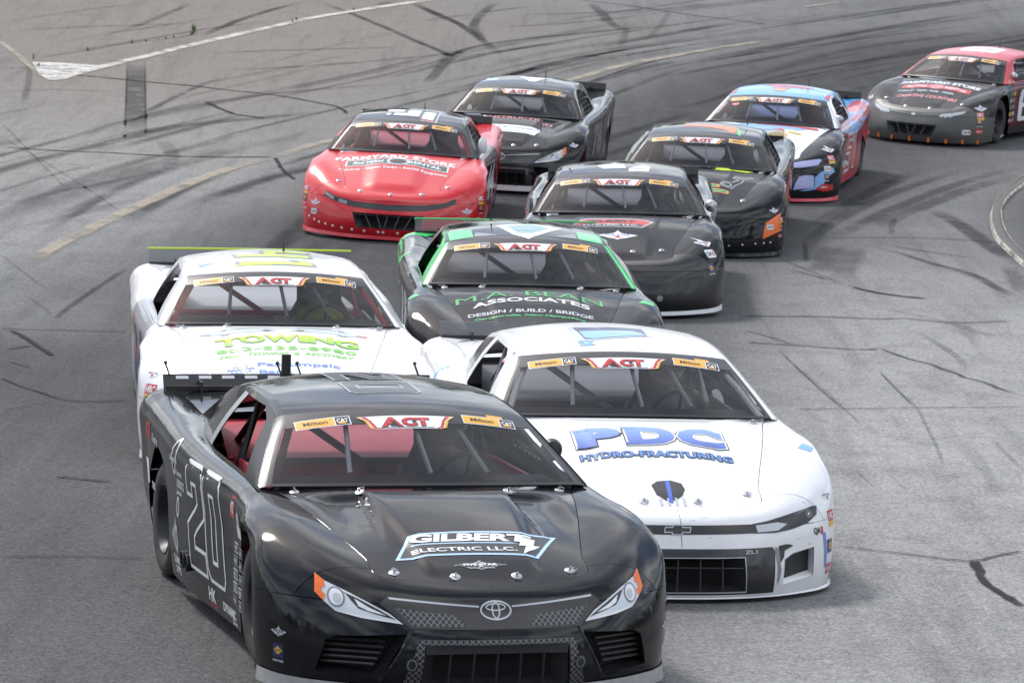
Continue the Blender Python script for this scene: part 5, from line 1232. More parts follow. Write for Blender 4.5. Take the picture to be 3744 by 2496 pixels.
# right side
d = Deco(S); number(d, '20', (-.815, 0, .540), 'right', .405, .575, INK['black'], INK['white'], .021, .010, -.26); d.put('door_number', r)
for s in (-1,):
    d = Deco(S); d.poly([rect(-.055, -.055, .055, .055)], (-.14, 0, .735), 'right', 'red', 0).text('KS', (-.14, 0, .735), 'right', .07, .06, 'white', 1, .02); d.put('sticker', r)
    k = 0
    for cx, col in ((-.115, ('white', 'teal', 'white', 'white', 'grey')), (.02, ('teal', 'grey', 'teal', 'white', 'silver'))):
        for j, c in enumerate(col):
            z = .535 - .070 * j - (.0 if cx < 0 else .01); w, h = .105, .055
            d = Deco(S).poly([rrect(w, h, .008)], (cx - .012 * j + .03, 0, z), 'right', c, 0)
            d.poly([rrect(w * .86, h * .74, .006)], (cx - .012 * j + .03, 0, z), 'right', 'black' if j in (0, 4) or k % 3 == 1 else 'dgreen', 1)
            d.text(('PRP', 'FIRE', 'K1', 'CSI', 'MOOG', 'EIBACH', 'SWIFT', 'JOES', 'BSB', 'QA1')[k], (cx - .012 * j + .03, 0, z), 'right', w * .66, h * .40, 'white', 2, .02); d.put('sticker', r); k += 1
    d = Deco(S).poly([oval(.03, .685, .05, .05)], Z, 'right', 'silver', 0).poly([[(-.03, .60), (.09, .60), (.10, .66), (-.04, .66)]], Z, 'right', 'white', 0).put('sticker', r)
    d = Deco(S).text('HK', (-.70, 0, .180), 'right', .17, .075, 'white', 0, .04, .15).text('RACE KRAFT', (-.66, 0, .128), 'right', .17, .022, 'red', 0, .02, .1).put('sticker', r)
    d = Deco(S).text('DYNAMIC', (-.30, 0, .168), 'right', .30, .050, 'white', 0, .05).text('Drive', (-.18, 0, .128), 'right', .12, .030, 'white', 0, .01, .3).put('sticker', r)
    d = Deco(S).poly([ringp(-1.62, .785, .065, .10, .018)], Z, 'right', 'white', 0).text('Graphics', (-1.63, 0, .765), 'right', .22, .045, 'white', 1, .01, .3).put('sticker', r)
    d = Deco(S).text('CHIROPRACTIC', (-1.45, 0, .650), 'right', .22, .048, 'white', 0, .02).text('Family', (-1.47, 0, .705), 'right', .17, .036, 'white', 0, .02).text('Jonah', (-1.49, 0, .600), 'right', .15, .034, 'white', 0, .01).poly([ringp(-1.515, .52, .040, .058, .016)], Z, 'right', 'white', 0).put('sticker', r)
    d = Deco(S).poly([[(-1.70, .335), (-1.66, .40), (-1.635, .37), (-1.60, .455), (-1.57, .40), (-1.545, .42), (-1.51, .32), (-1.545, .25), (-1.62, .28)]], Z, 'right', 'silver', 0).poly([[(-1.66, .335), (-1.62, .385), (-1.59, .355), (-1.56, .385), (-1.54, .33), (-1.60, .29)]], Z, 'right', 'grey', 1).text('SUMMIT', (-1.58, 0, .215), 'right', .22, .048, 'white', 0, .02).text('SITE', (-1.57, 0, .160), 'right', .16, .04, 'white', 0, .02).put('sticker', r)
    d = Deco(S).text('ASR', (-2.62, 0, .80), 'right', .22, .10, 'red', 0, .04, .1).text('Kenny', (-2.35, 0, .77), 'right', .22, .07, 'white', 0, .01, .3).put('sticker', r)
    d = Deco(S).poly([[(-2.78, .62), (-2.66, .62), (-2.58, .50), (-2.64, .48)]], Z, 'right', 'white', 0).text('TIRES', (-2.42, 0, .50), 'right', .12, .04, 'white', 0, .02).put('sticker', r)
    d = Deco(S).text('6 19', (-1.365, -.72, 1.07), 'right', .07, .10, 'white', 0, .02).poly([rect(-1.435, .90, -1.365, .945)], Z, 'right', 'red', 0).put('sticker', r)
for x in (-1.215, -1.325):
    link('exhaust_pipe', solid(lathe([(.030, .10), (.043, .10), (.047, .02), (.050, 0), (.043, -.004), (.043, .07), (0, .07)], 20, 'y', (x, -1.0, .262)), True), r, mat('pipe', (.05, .05, .05), .45, .6, nscale=20))
# spoiler fittings: chequer of white tabs, centre fin and ball-ended posts
for y in (-.70, -.56, -.42, -.28, -.14, 0, .14, .28): link('spoiler_tab', solid(box((-3.037 - .035 * (1 - (y / .815) ** 2), y, 1.050), (.004, .075, .020), Matrix.Rotation(-.57, 3, 'Y'))), r, INK['white'])
link('spoiler_fin', solid(box((-3.085, -.065, 1.115), (.03, .052, .14))), r, MATS['black_plastic'])
for y in (-.80, -.125, -.005, .72): link('spoiler_post', solid(join(tube([(-3.05, y + .03, 1.05), (-3.055, y, 1.130)], .0055, 6), lathe([(0, -.012), (.010, -.006), (.012, 0), (.010, .006), (0, .012)], 8, 'z', (-3.055, y, 1.137))), True), r, MATS['black_plastic'])
corner_stickers(S, nose, -1, [('f', 1.0, .93, .225, .075)]); st_wings(S, (1.0, -.93, .315), 'cornR', .11, 'silver', 'black', 'grey').put('sticker', nose); st_wings(S, (1.0, .93, .315), 'cornL', .10, 'silver', 'black', 'grey').put('sticker', nose); Deco(S).text('SUNOCO', (1.0, .93, .215), 'cornL', .09, .03, 'silver', 0, .02).put('sticker', nose)
link('mirror', solid(lathe([(0, -.012), (.05, -.012), (.062, 0), (.05, .03), (0, .045)], 16, 'x', (-.42, .80, .985)), True), r, MATS['black_plastic'])
driver(M1, 'driver in dark helmet and suit inside the leading black car', mat('suit_black', (.16, .16, .185), .8), mat('helmet_black', (.20, .21, .23), .15, coat=.8))

for k in range(7):
    h, n, i, dd = S['bvh'].ray_cast(Vector((-1.62 - .11 * k, -.80 + .012 * k, 2)), Vector((0, 0, -1)), 3)
    if h: o = link('rivet', shared('rivet_z', lambda: solid(lathe([(0, .004), (.006, .003), (.008, 0)], 8, 'z'), True)), r, MATS['steel']); o.location = h
# ---- 2: white car beside the leader
wht = gloss('white', (.78, .785, .80), .25, .6, .08, scuff=.0); wht_n = gloss('white_nose', (.77, .775, .79), .3, .5, .10, scuff=.85, scuff_col=(.12, .12, .125))
r, S, nose, hood, roof = make_car(2, CAMARO, 'white race car with large blue letters on the hood, right of the leader', dict(body=wht, nose=wht_n, lip=wht_n, b_pillar=mat('cream_pillar', (.62, .60, .57), .4)), tin='grey', cage=mat('cage_white', (.62, .62, .62), .35), pins=[(1.185, -.155), (1.185, .155), (1.08, .46), (1.08, -.46), (.075, .70), (.075, -.70)], spoiler=dict(mat=MATS['clear_lexan'], top=1.09), ant=None)
camaro_nose(r, S, nose, wht)
pdc = fade('pdc_blue', (.05, .10, .40), (.24, .38, .70), 0, .62, .36)
d = Deco(S)
for c, y, w in (('P', -.31, .27), ('D', .0, .29), ('C', .30, .28)): d.text(c, (.490, y, 0), 'top', w, .235, pdc, 1, .07, 0, outline='white', ow=.03); 
d2 = Deco(S)
for c, y, w in (('P', -.31, .27), ('D', .0, .29), ('C', .30, .28)): d2.text(c, (.490, y, 0), 'top', w + .035, .262, 'black', 0, .09)
for c, y in (('P', -.355), ('D', -.068)): d.poly([rect(y - .095, -.400, y - .0, -.372), rect(y - .095, -.607, y - .0, -.580)], Z, 'top', pdc, 3)
d2.put('hood_lettering', hood); d.put('hood_lettering', hood)
d = Deco(S).text('HYDRO-FRACTURING', (.712, 0, 0), 'top', .90, .066, ink('hydro', (.10, .24, .58)), 1, .03, 0, outline='black', ow=.06, space=1.05).put('hood_lettering', hood)
# emblem on the hood: plain dark shield with a blue stripe
d = Deco(S).poly([[(-.09, -1.04), (-.05, -1.0), (.03, -.99), (.09, -1.02), (.10, -1.08), (.075, -1.14), (.03, -1.18), (-.03, -1.18), (-.075, -1.13)]], Z, 'top', 'black', 0, .04)
for q in range(4): d.poly([[(-.065 + .045 * q, -1.165 + .004 * q), (-.050 + .045 * q, -1.165), (-.050 + .045 * q, -1.225), (-.065 + .045 * q, -1.225)]], Z, 'top', 'silver', 1, .04)
d.poly([[(-.012, -1.20), (.012, -1.20), (.022, -.995), (-.006, -.995)]], Z, 'top', 'blue', 2, .04).put('hood_emblem', hood)
d = Deco(S).poly([[(-.235, 1.20), (.275, 1.20), (.255, .885), (-.16, .72), (-.235, .72)]], Z, 'top', 'silver', 0).poly([[(-.205, 1.20), (.24, 1.20), (.225, .905), (-.14, .765), (-.195, .765)]], Z, 'top', 'navy', 1)
d.poly([[(-.19, 1.02), (.16, 1.06), (.225, .905), (-.14, .765), (-.19, .80)]], Z, 'top', 'sky', 2).poly([rect(.0, .96, .2, .985)], Z, 'top', 'white', 3).put('roof_number', roof)
Deco(S).text('M', (-.645, -.205, 0), 'topR', .12, .10, 'sky', 1, .05).put('roof_sticker', roof)
d = Deco(S).poly([[(-.70, 1.10), (-.60, 1.10), (-.60, 1.165), (-.70, 1.165)]], Z, 'right', 'white', 0)
for q in range(4): d.poly([rect(-.70, 1.102 + q * .018, -.60, 1.110 + q * .018)], Z, 'right', 'red', 1)
d.poly([rect(-.635, 1.13, -.60, 1.165)], Z, 'right', 'blue', 2).put('flag_sticker', r)
Deco(S).poly([rect(-.05, -.03, .05, .03)], (.53, .935, .763), 'shoulL', 'sky', 0).put('tape', r)
Deco(S).poly([rect(-.05, -.03, .05, .03)], (-1.9, -.94, .9), 'top', 'sky', 0).put('tape', r)
st_wings(S, (.92, .966, .534), 'cornL', .13).put('sticker', nose); st_hrc(S, (.96, .99, .432), 'cornL', .10).put('sticker', nose); st_qa1(S, (1.12, .875, .366), 'cornL', .13, None).put('sticker', nose); st_fuel(S, (1.03, .975, .262), 'cornL', .085).put('sticker', nose); st_red(S, (1.035, .970, .137), 'cornL', .10).put('sticker', nose)
Deco(S).poly([rect(-.018, -.10, .018, .10)], (1.09, .935, .25), 'cornL', 'mid', 0).put('sticker', nose)
for z, t in ((1.10, 'red'), (1.03, 'grey'), (.96, 'purple')): Deco(S).text('STAR' if t == 'red' else 'RACE', (-1.385 + (z - 1.03) * .25, 0, z), 'right', .06, .035, t, 0, .02).put('sticker', r)
Deco(S).poly([[(.600, .315), (.66, .32), (.70, .308), (.64, .285), (.635, .25), (.612, .22), (.605, .27)]], (1, 0, 0), 'front', 'black', 1).put('scuff', nose)
driver(r.matrix_world, 'driver in pale helmet inside the white car beside the leader', mat('suit_grey', (.22, .22, .24), .8), mat('helmet_silver', (.45, .46, .5), .2, coat=.8))

# ---- 3: white car with lime trim
r, S, nose, hood, roof = make_car(3, SMOOTH, 'white race car with lime roof number and green towing lettering on its hood', dict(body=wht, nose=wht_n, lip=wht_n, rocker=mat('grey_rocker', (.25, .25, .26), .5, dirt=.4), door=gloss('doorgrey', (.25, .26, .29), .3), b_pillar=wht, qwin=wht), tin='white', cage=mat('cage_red', (.40, .03, .04), .35), brace=mat('brace_dark', (.10, .10, .11), .4), pins=[(.10, -.395), (.10, .395), (.075, -.70), (.075, .70)], spoiler=dict(mat=MATS['clear_lexan'], top=1.105, edge=INK['lime']))
tow = fade('towing_green', (.16, .52, .08), (.62, .78, .03), 0, .60, .40)
d = Deco(S)
for c, y, w, a in (('T', -.405, .18, -.012), ('O', -.235, .18, .010), ('W', -.03, .235, .016), ('I', .130, .075, .014), ('N', .255, .17, .006), ('G', .43, .17, -.02)): d.text(c, (.500 - a * .8, y, 0), 'top', w, .132, tow, 1, .04, outline='dgreen', ow=.012)
d.put('hood_lettering', hood)
d = Deco(S).text('802-535-8980', (.648, -.005, 0), 'top', .99, .058, 'leaf', 1, .02, 0, space=1.06).put('hood_lettering', hood)
d = Deco(S).text('24HR  TOWING  &  RECOVERY', (.730, -.01, 0), 'top', .96, .040, 'leaf', 1, .02, .3).put('hood_lettering', hood)
d = Deco(S).text('Passumpsic', (.890, .065, 0), 'top', .58, .070, 'mid', 0, .02, cell=.05).text('Bank', (.985, -.10, 0), 'top', .24, .056, 'mid', 0, .02).put('hood_lettering', hood)
d = Deco(S)
for q, (col, w_, x_) in enumerate((('tan', .11, .885), ('blue', .19, .925), ('mid', .15, .965), ('sky', .06, 1.0))):
    nn = max(2, int(w_ / .03)); top_ = [(-.345 - w_ / 2 + w_ * i / (nn * 2), -x_ + (.010 if i % 2 else -.008)) for i in range(nn * 2 + 1)]; d.poly([top_ + [(a, b - .016) for a, b in top_[::-1]]], Z, 'top', col, 0)
d.put('hood_sticker', hood)
d = Deco(S)
for sx in (-1, 1):     # pair of printed recovery trucks above the lettering
    q = lambda p: [(sx * a, b) for a, b in p]
    d.poly([q([(.60, -.335), (.60, -.30), (.50, -.275), (.46, -.235), (.40, -.232), (.37, -.28), (.05, -.265), (.05, -.32), (.40, -.36)])], Z, 'top', ink('truck', (.50, .58, .58)), 0).poly([q([(.45, -.268), (.43, -.243), (.405, -.243), (.39, -.268)])], Z, 'top', 'grey', 1).poly([q([(.38, -.255), (.10, -.235), (.10, -.243), (.38, -.266)])], Z, 'top', 'teal', 1).poly([q([(.60, -.335), (.60, -.312), (.52, -.30), (.52, -.335)])], Z, 'top', 'pink' if sx > 0 else 'lavender', 1).poly([oval(sx * .42, -.345, .035, .020)], Z, 'top', 'silver', 2).poly([oval(sx * .12, -.315, .03, .017)], Z, 'top', 'grey', 2)
d.put('hood_picture', hood)
d = Deco(S); number(d, '41', (-.93, .02, 0), 'topR', .40, .60, INK['lime'], INK['grey'], .030, .04); d.put('roof_number', roof)
Deco(S).poly([[(-.30, .62), (-.02, .64), (-.02, .66), (-.30, .66)]], Z, 'top', 'lime', 0).poly([[(-.55, .80), (-.42, .80), (-.55, .70)]], Z, 'top', 'sky', 0).put('roof_sticker', roof)
st_wings(S, (.88, -.949, .61), 'cornR', .14).put('sticker', nose); st_hrc(S, (.947, -.96, .52), 'cornR', .11).put('sticker', nose)
Deco(S).poly([[(-1.65, .75), (-1.50, .80), (-1.45, .62), (-1.60, .56)]], Z, 'right', 'leaf', 0).poly([[(-1.3, .80), (-1.2, .82), (-.9, .50), (-1.0, .48)]], Z, 'right', 'red', 0).poly([[(.72, .36), (.80, .36), (.80, .30), (.72, .30)]], Z, 'right', 'gold', 0).put('sticker', r)
Deco(S).text('14', (-.75, 0, .52), 'right', .70, .45, 'navy', 0, .05).put('door_number', r)
driver(r.matrix_world, 'driver in yellow-fronted suit inside the white towing-lettered car', mat('suit_yellow', (.30, .32, .02), .8), mat('helmet_blue', (.03, .04, .12), .2, coat=.8))

# ---- 4: black car with bright green pillars
b4 = gloss('charcoal', (.014, .014, .0155), .2, .7, .04); g4 = gloss('green', (.05, .62, .17), .3, .5, .03)
r, S, nose, hood, roof = make_car(4, SMOOTH, 'black race car with bright green windshield pillars and green and white hood lettering', dict(body=b4, a_pillar=g4, lip=b4, quarter_panel=b4, tail=g4, b_pillar=mat('smoke_pillar', (.10, .10, .10), .3)), tin='black', pins=[(.12, -.40), (.12, .40), (.075, -.70), (.075, .70)], spoiler=dict(mat=MATS['clear_lexan'], top=1.105, edge=g4), ant=-.25)
d = Deco(S).text('M.A. BEAN', (.500, -.04, 0), 'top', 1.18, .115, ink('dull_green', (.05, .36, .11)), 1, .0, 0, .10).put('hood_lettering', hood)
d = Deco(S).text('ASSOCIATES', (.605, -.03, 0), 'top', .94, .078, 'white', 1, .025, 0, .075).put('hood_lettering', hood)
d = Deco(S).text('DESIGN / BUILD / BRIDGE', (.775, -.045, 0), 'top', 1.00, .055, 'silver', 1, .03, 0, .040).put('hood_lettering', hood)
d = Deco(S).text('Gardnerville, New Hampshire', (.852, -.055, 0), 'top', .88, .038, 'green', 1, .03, .3, .035).put('hood_lettering', hood)
for s in (-1, 1): Deco(S).poly([[(s * .635, .86), (s * .44, .86), (s * .44, .56), (s * .635, .545)]], Z, 'top', g4, 0).put('roof_stripe', roof); Deco(S).poly([[(s * .43, .60), (s * .42, .56), (s * .22, .555), (s * .41, .72)]], Z, 'top', 'grey', 0).put('roof_sticker', roof)
d = Deco(S).poly([[[(-.23, .99), (-.11, .567), (.014, .45), (.11, .567), (.33, .93), (.10, 1.10)], [(-.15, .96), (.08, 1.05), (.24, .91), (.06, .62), (-.06, .62)]]], Z, 'top', 'white', 0).poly([[(-.15, .96), (.08, 1.05), (.24, .91), (.06, .62), (-.06, .62)]], Z, 'top', 'teal', 0).poly([rect(-.06, .78, .08, .80), rect(-.05, .53, .08, .60)], Z, 'top', 'white', 2).put('roof_number', roof)
for P, pl in (((.33, -.97, .79), 'shoulR'), ((.44, .92, .79), 'shoulL'), ((-1.9, -.945, .9), 'shoulR')): Deco(S).poly([rect(-.045, -.04, .045, .04)], P, pl, 'green', 0).put('tape', r)
Deco(S).poly([[(-2.98, .40), (-2.85, .93), (-2.3, .90), (-1.75, .86), (-1.9, .74), (-2.3, .78), (-2.72, .55), (-2.75, .32)], [(-1.7, .12), (-1.2, .12), (-1.3, .20), (-1.7, .24)]], Z, 'right', 'green', 0).text('18', (-.8, 0, .52), 'right', .6, .42, 'silver', 0, .06).put('door_number', r)
Deco(S).text('ASSOCIATES', (-1.05, -.93, .86), 'top', .07, .4, 'grey', 0, .02).put('sticker', r)
driver(r.matrix_world, 'driver in dark suit inside the black car with green pillars', mat('suit_black', (.16, .16, .185), .8), mat('helmet_navy', (.03, .04, .09), .2, coat=.8))

# ---- 5: black car with white lip
b5 = gloss('black5', (.0085, .0085, .0095), .2, .7, .03)
r, S, nose, hood, roof = make_car(5, SMOOTH, 'black race car with white front lip, white roof number and red hood panel', dict(body=b5, lip=mat('lip_white', (.70, .71, .72), .4, dirt=.15), nose=mat('nose5', (.008, .008, .009), .36, coat=.3, dirt=.03, nscale=5)), tin='black', cage=mat('cage_dark', (.035, .035, .038), .4), brace=mat('brace_grey', (.30, .31, .33), .35, .3), pins=[(1.10, -.15), (1.10, .15), (1.02, .43), (.075, -.70), (.075, .70)], ant=-.55)
PG = [(-.46, -.495), (-.375, -.385), (.235, -.385), (.345, -.44), (.235, -.60), (-.40, -.60)]
d = Deco(S).poly([PG], Z, 'top', 'silver', 0).poly([inset(PG, .016)], Z, 'top', 'red', 1).poly([[(-.40, -.525), (.24, -.525), (.22, -.585), (-.385, -.585)]], Z, 'top', 'black', 2).text('ELECTRIC LLC.', (.555, -.075, 0), 'top', .54, .036, 'white', 3, .02).text('GILBERT', (.455, -.075, 0), 'top', .50, .060, 'black', 3, .04, .15).put('hood_lettering', hood)
st_wings(S, (.81, -.005, 0), 'top', .40, 'white', 'blue', 'red').put('hood_sticker', hood)
st_wings(S, (.86, .85, .668), 'cornL', .15).put('sticker', nose); st_qa1(S, (.95, .893, .585), 'cornL', .13).put('sticker', nose); st_fuel(S, (1.055, .905, .455), 'cornL', .085).put('sticker', nose)
d = Deco(S); d.poly([[(-.25, .95), (-.15, 1.05), (.02, 1.06), (.05, .80), (-.18, .76)], [(.08, .78), (.22, 1.06), (.30, 1.0), (.28, .68), (.08, .62)]], Z, 'top', 'white', 0).poly([[(.13, .80), (.24, .82), (.24, .79), (.13, .77)]], Z, 'top', 'black', 1).put('roof_number', roof)
Deco(S).poly([oval(.42, .20, .03, .03)], (1, 0, 0), 'front', 'grey', 0).put('tow_eye', nose)
link('mirror', solid(lathe([(0, -.012), (.05, -.012), (.062, 0), (.05, .03), (0, .045)], 16, 'x', (-.28, .92, .93)), True), r, MATS['steel'])
driver(r.matrix_world, 'driver in dark suit inside the black car with the white lip', mat('suit_black', (.16, .16, .185), .8), mat('helmet_black', (.20, .21, .23), .15, coat=.8))

# ---- 6: black car with orange corner flash
b6 = gloss('black6', (.009, .0095, .011), .16, .8, .03); o6 = gloss('orange6', (.80, .13, .02), .3, .5, .05)
r, S, nose, hood, roof = make_car(6, SMOOTH, 'black race car with orange roof stripe and orange nose corner flash', dict(body=b6, door=gloss('brown6', (.030, .014, .010), .3, .5, .1), lip=b6), tin='black', pins=[(1.0, .56), (1.10, 0), (1.0, -.56), (.075, .70)], spoiler=dict(mat=MATS['clear_lexan']), ant=.45)
Deco(S).poly([[(-.29, 1.02), (-.10, 1.06), (.33, 1.07), (.36, .80), (.30, .62), (.22, .80), (-.10, .92), (-.28, .94)]], Z, 'top', 'orange', 0).poly([[(.34, 1.07), (.40, .80), (.41, .52), (.37, .60), (.36, .85)]], Z, 'top', 'green', 0).put('roof_number', roof)
RD = [(.30, -.72), (.27, -.66), (.30, -.60), (.40, -.58), (.47, -.50), (.40, -.44), (.43, -.40), (.50, -.44), (.60, -.34), (.64, -.37), (.53, -.48), (.52, -.55), (.45, -.66), (.42, -.74)]
Deco(S).poly([RD], Z, 'top', 'silver', 0).poly([inset(RD, .010)], Z, 'top', b6, 1).poly([ringp(.355, -.665, .055, .045, .012)], Z, 'top', 'silver', 2).put('hood_picture', hood)
for x, y, w in ((.735, .10, .36), (.85, .22, .34)): Deco(S).poly([rrect(w, .085, .03)], (x, y, 0), 'top', 'orange', 0).poly([rrect(w - .03, .058, .02)], (x, y, 0), 'top', 'green', 1).text('WELDING' if x < .8 else 'SERVICE', (x, y, 0), 'top', w * .8, .036, 'dgreen', 2, .02).put('hood_lettering', hood)
Deco(S).poly([[(.10, -.09), (.62, -.09), (.55, -.16), (.16, -.16)]], Z, 'top', 'lime', 0).put('hood_sticker', hood)
Deco(S).poly([[(.812, .225), (.835, .40), (.985, .500), (1.0, .300)]], (1, 0, 0), 'front', 'orange', 0, .03).put('nose_flash', nose)
st_wings(S, (1.01, .912, .520), 'cornL', .14).put('sticker', nose); st_qa1(S, (1.125, .885, .352), 'cornL', .11).put('sticker', nose)
for q in (('h', .95, .99, .430, .07), ('f', .965, .995, .345, .06), ('e', .99, .99, .245, .07)): corner_stickers(S, nose, 1, [q])
rivets(nose, S, [(.453, .150), (.60, .160), (.74, .170), (.83, .172), (.90, .178), (.30, .145), (.10, .140), (-.10, .14), (-.30, .14)], MATS['steel'])
Deco(S).poly([[(.45, .14), (.75, .14), (1.1, .80), (.85, .80)]], Z, 'left', 'orange', 0).put('door_number', r)
driver(r.matrix_world, 'driver in blue helmet inside the black car with orange flash', mat('suit_blue', (.03, .05, .14), .8), mat('helmet_blue', (.03, .04, .12), .2, coat=.8))

# ---- 7: red car with black roof
r7 = gloss('red', (.60, .010, .018), .24, .4, .06, scuff=.35, scuff_col=(.20, .01, .012))
b7 = gloss('black7', (.014, .014, .0155), .24, .5)
dots = [(-.93, .20), (-.86, .175), (-.80, .155), (-.72, .145), (-.63, .135), (-.52, .125), (-.40, .118), (-.26, .112), (-.10, .110), (-.045, .110), (.12, .110), (.28, .112), (.42, .118), (.56, .128)]
r, S, nose, hood, roof = make_car(7, ROUND, 'red race car with black roof and black strip across its rounded nose', dict(body=r7, roof=b7, a_pillar=b7, lip=r7, c_pillar=r7, door=gloss('maroon7', (.06, .008, .012), .3, .5, .1)), tin='red', cage=mat('cage_red', (.40, .03, .04), .35), pins=[(1.02, -.62), (1.24, -.35), (1.295, 0), (1.24, .35), (1.02, .62), (.075, -.70), (.075, .70)], ant=.12)
round_nose(r, S, nose, 6)
Deco(S).poly([[(-.75, .508), (-.62, .462), (-.40, .430), (0, .418), (.40, .430), (.62, .462), (.72, .505), (.740, .485), (.725, .445), (.60, .402), (.40, .368), (0, .353), (-.40, .368), (-.62, .408), (-.760, .455)]], (1, 0, 0), 'front', 'black', 0, .03).poly([[(-.75, .498), (-.64, .455), (-.64, .42), (-.745, .465)], [(-.58, .440), (-.48, .424), (-.48, .39), (-.58, .405)]], (1, 0, 0), 'front', 'grey', 1, .03).put('light_strip', nose)
Deco(S).text('FARMYARD STORE', (.405, -.045, 0), 'top', 1.38, .115, 'white', 1, .04, 0, space=1.05).put('hood_lettering', hood)
d = Deco(S).poly([rect(-.60, -.635, .58, -.475)], Z, 'top', 'white', 0).poly([rect(-.585, -.622, .565, -.488)], Z, 'top', 'dgreen', 1).text('Red Velvet', (.555, -.34, 0), 'top', .36, .075, 'white', 2, .02, .3).text('RENTAL', (.555, .31, 0), 'top', .38, .070, 'white', 2, .03).poly([oval(0, -.555, .135, .10, 16)], Z, 'top', 'silver', 2).poly([oval(0, -.555, .10, .072, 16)], Z, 'top', 'black', 3).put('hood_lettering', hood)
Deco(S).text('Culverts - Septic Tanks - Rental Equipment', (.725, -.04, 0), 'top', 1.25, .075, 'white', 0, .02).put('hood_lettering', hood)
d = Deco(S).poly([[(-.32, 1.20), (.30, 1.20), (.34, .46), (.13, .46), (.12, .60), (-.30, .70)]], Z, 'top', 'black', 0)
for q in ([(-.29, 1.15), (-.10, 1.15), (-.10, .95), (-.29, .95)], [(-.05, 1.12), (.10, 1.12), (.10, .70), (-.20, .70), (-.20, .86), (-.05, .86)], [(.14, 1.05), (.28, 1.05), (.28, .56), (.14, .58)], [(-.29, .84), (-.24, .84), (-.24, .72), (-.29, .72)]): d.poly([q], Z, 'top', 'white', 1)
d.poly([[(.31, 1.15), (.325, 1.15), (.33, .47), (.315, .47)], [(.14, .49), (.33, .49), (.33, .475), (.14, .475)]], Z, 'top', 'silver', 1).poly([[(.14, .54), (.29, .54), (.30, .50), (.14, .50)]], Z, 'top', 'red', 1).put('roof_number', roof)
rivets(nose, S, dots, INK['white'], .016)
for s in (-1, 1):
    corner_stickers(S, nose, s, [('h', .925, .995, .500, .11), ('f', .96, 1.0, .392, .09), ('w', 1.15, .865, .362, .16), ('q', 1.165, .870, .265, .11), ('e', 1.01, .985, .285, .09)])
Deco(S).poly([[(.62, .60), (.74, .62), (.70, .53), (.60, .54)]], Z, 'right', 'black', 0).put('scuff', r)
Deco(S).poly([[(-.62, .24), (-.50, .40), (-.44, .30), (-.52, .20)]], (0, 0, 0), 'left', 'silver', 0).text('44', (-.8, 0, .52), 'left', .7, .42, 'white', 0, .05).put('door_number', r)
for s in (1,): link('mirror', solid(lathe([(0, -.05), (.04, -.05), (.055, 0), (.05, .10), (.02, .14)], 14, 'z', (-.30, .90, .94)), True), r, INK['white'])
driver(r.matrix_world, 'driver in red suit inside the red car', mat('suit_red', (.20, .02, .02), .8), mat('helmet_black', (.20, .21, .23), .15, coat=.8))

# ---- 8: black car behind the red one
b8 = gloss('black8', (.011, .0105, .011), .2, .7, .05)
CAMRY8 = dict(CAMRY)
r, S, nose, hood, roof = make_car(8, CAMRY8, 'black race car with white hood banner, behind the red car', dict(body=b8, lip=mat('lip_white', (.70, .71, .72), .4, dirt=.15), quarter_panel=gloss('q8', (.03, .03, .035), .25), door=gloss('d8', (.02, .02, .025), .3)), tin='black', pins=[(1.15, -.44), (1.212, -.154), (1.212, .154), (1.15, .44)], ant=.2)
camry_nose(r, S, nose, b8)
d = Deco(S).poly([[(-.42, -.70), (-.40, -.645), (.41, -.66), (.42, -.72), (.37, -.88), (-.38, -.87)]], Z, 'top', 'white', 0).text('Driscoll & Company', (.735, 0, 0), 'top', .74, .085, 'mid', 1, .02).text('Certified Public Accountants', (.825, 0, 0), 'top', .66, .045, 'sky', 1, .01).put('hood_lettering', hood)
Deco(S).text('CONSTRUCTION', (.34, 0, 0), 'top', 1.05, .12, 'pink', 0, .02).put('hood_lettering', hood)
d = Deco(S).poly([[(-.16, 1.20), (.22, 1.20), (.12, .80), (.04, .80)]], Z, 'top', 'white', 0).poly([[(-.56, 1.1), (-.40, 1.1), (-.40, .85), (-.56, .85)]], Z, 'top', 'ice', 0).put('roof_number', roof)
st_wings(S, (.96, .90, .615), 'cornL', .15).put('sticker', nose)
Deco(S).text('78', (-.85, 0, .53), 'left', .75, .45, 'grey', 0, .06).put('door_number', r)
Deco(S).poly([[(1.9, .72), (2.3, .80), (2.3, .60), (2.0, .55)], [(1.6, .30), (1.9, .45), (1.8, .20)]], Z, 'left', 'silver', 0).put('sticker', r)
driver(r.matrix_world, 'driver in dark suit inside the black car behind the red one', mat('suit_black', (.16, .16, .185), .8), mat('helmet_grey', (.20, .2, .22), .2, coat=.8))

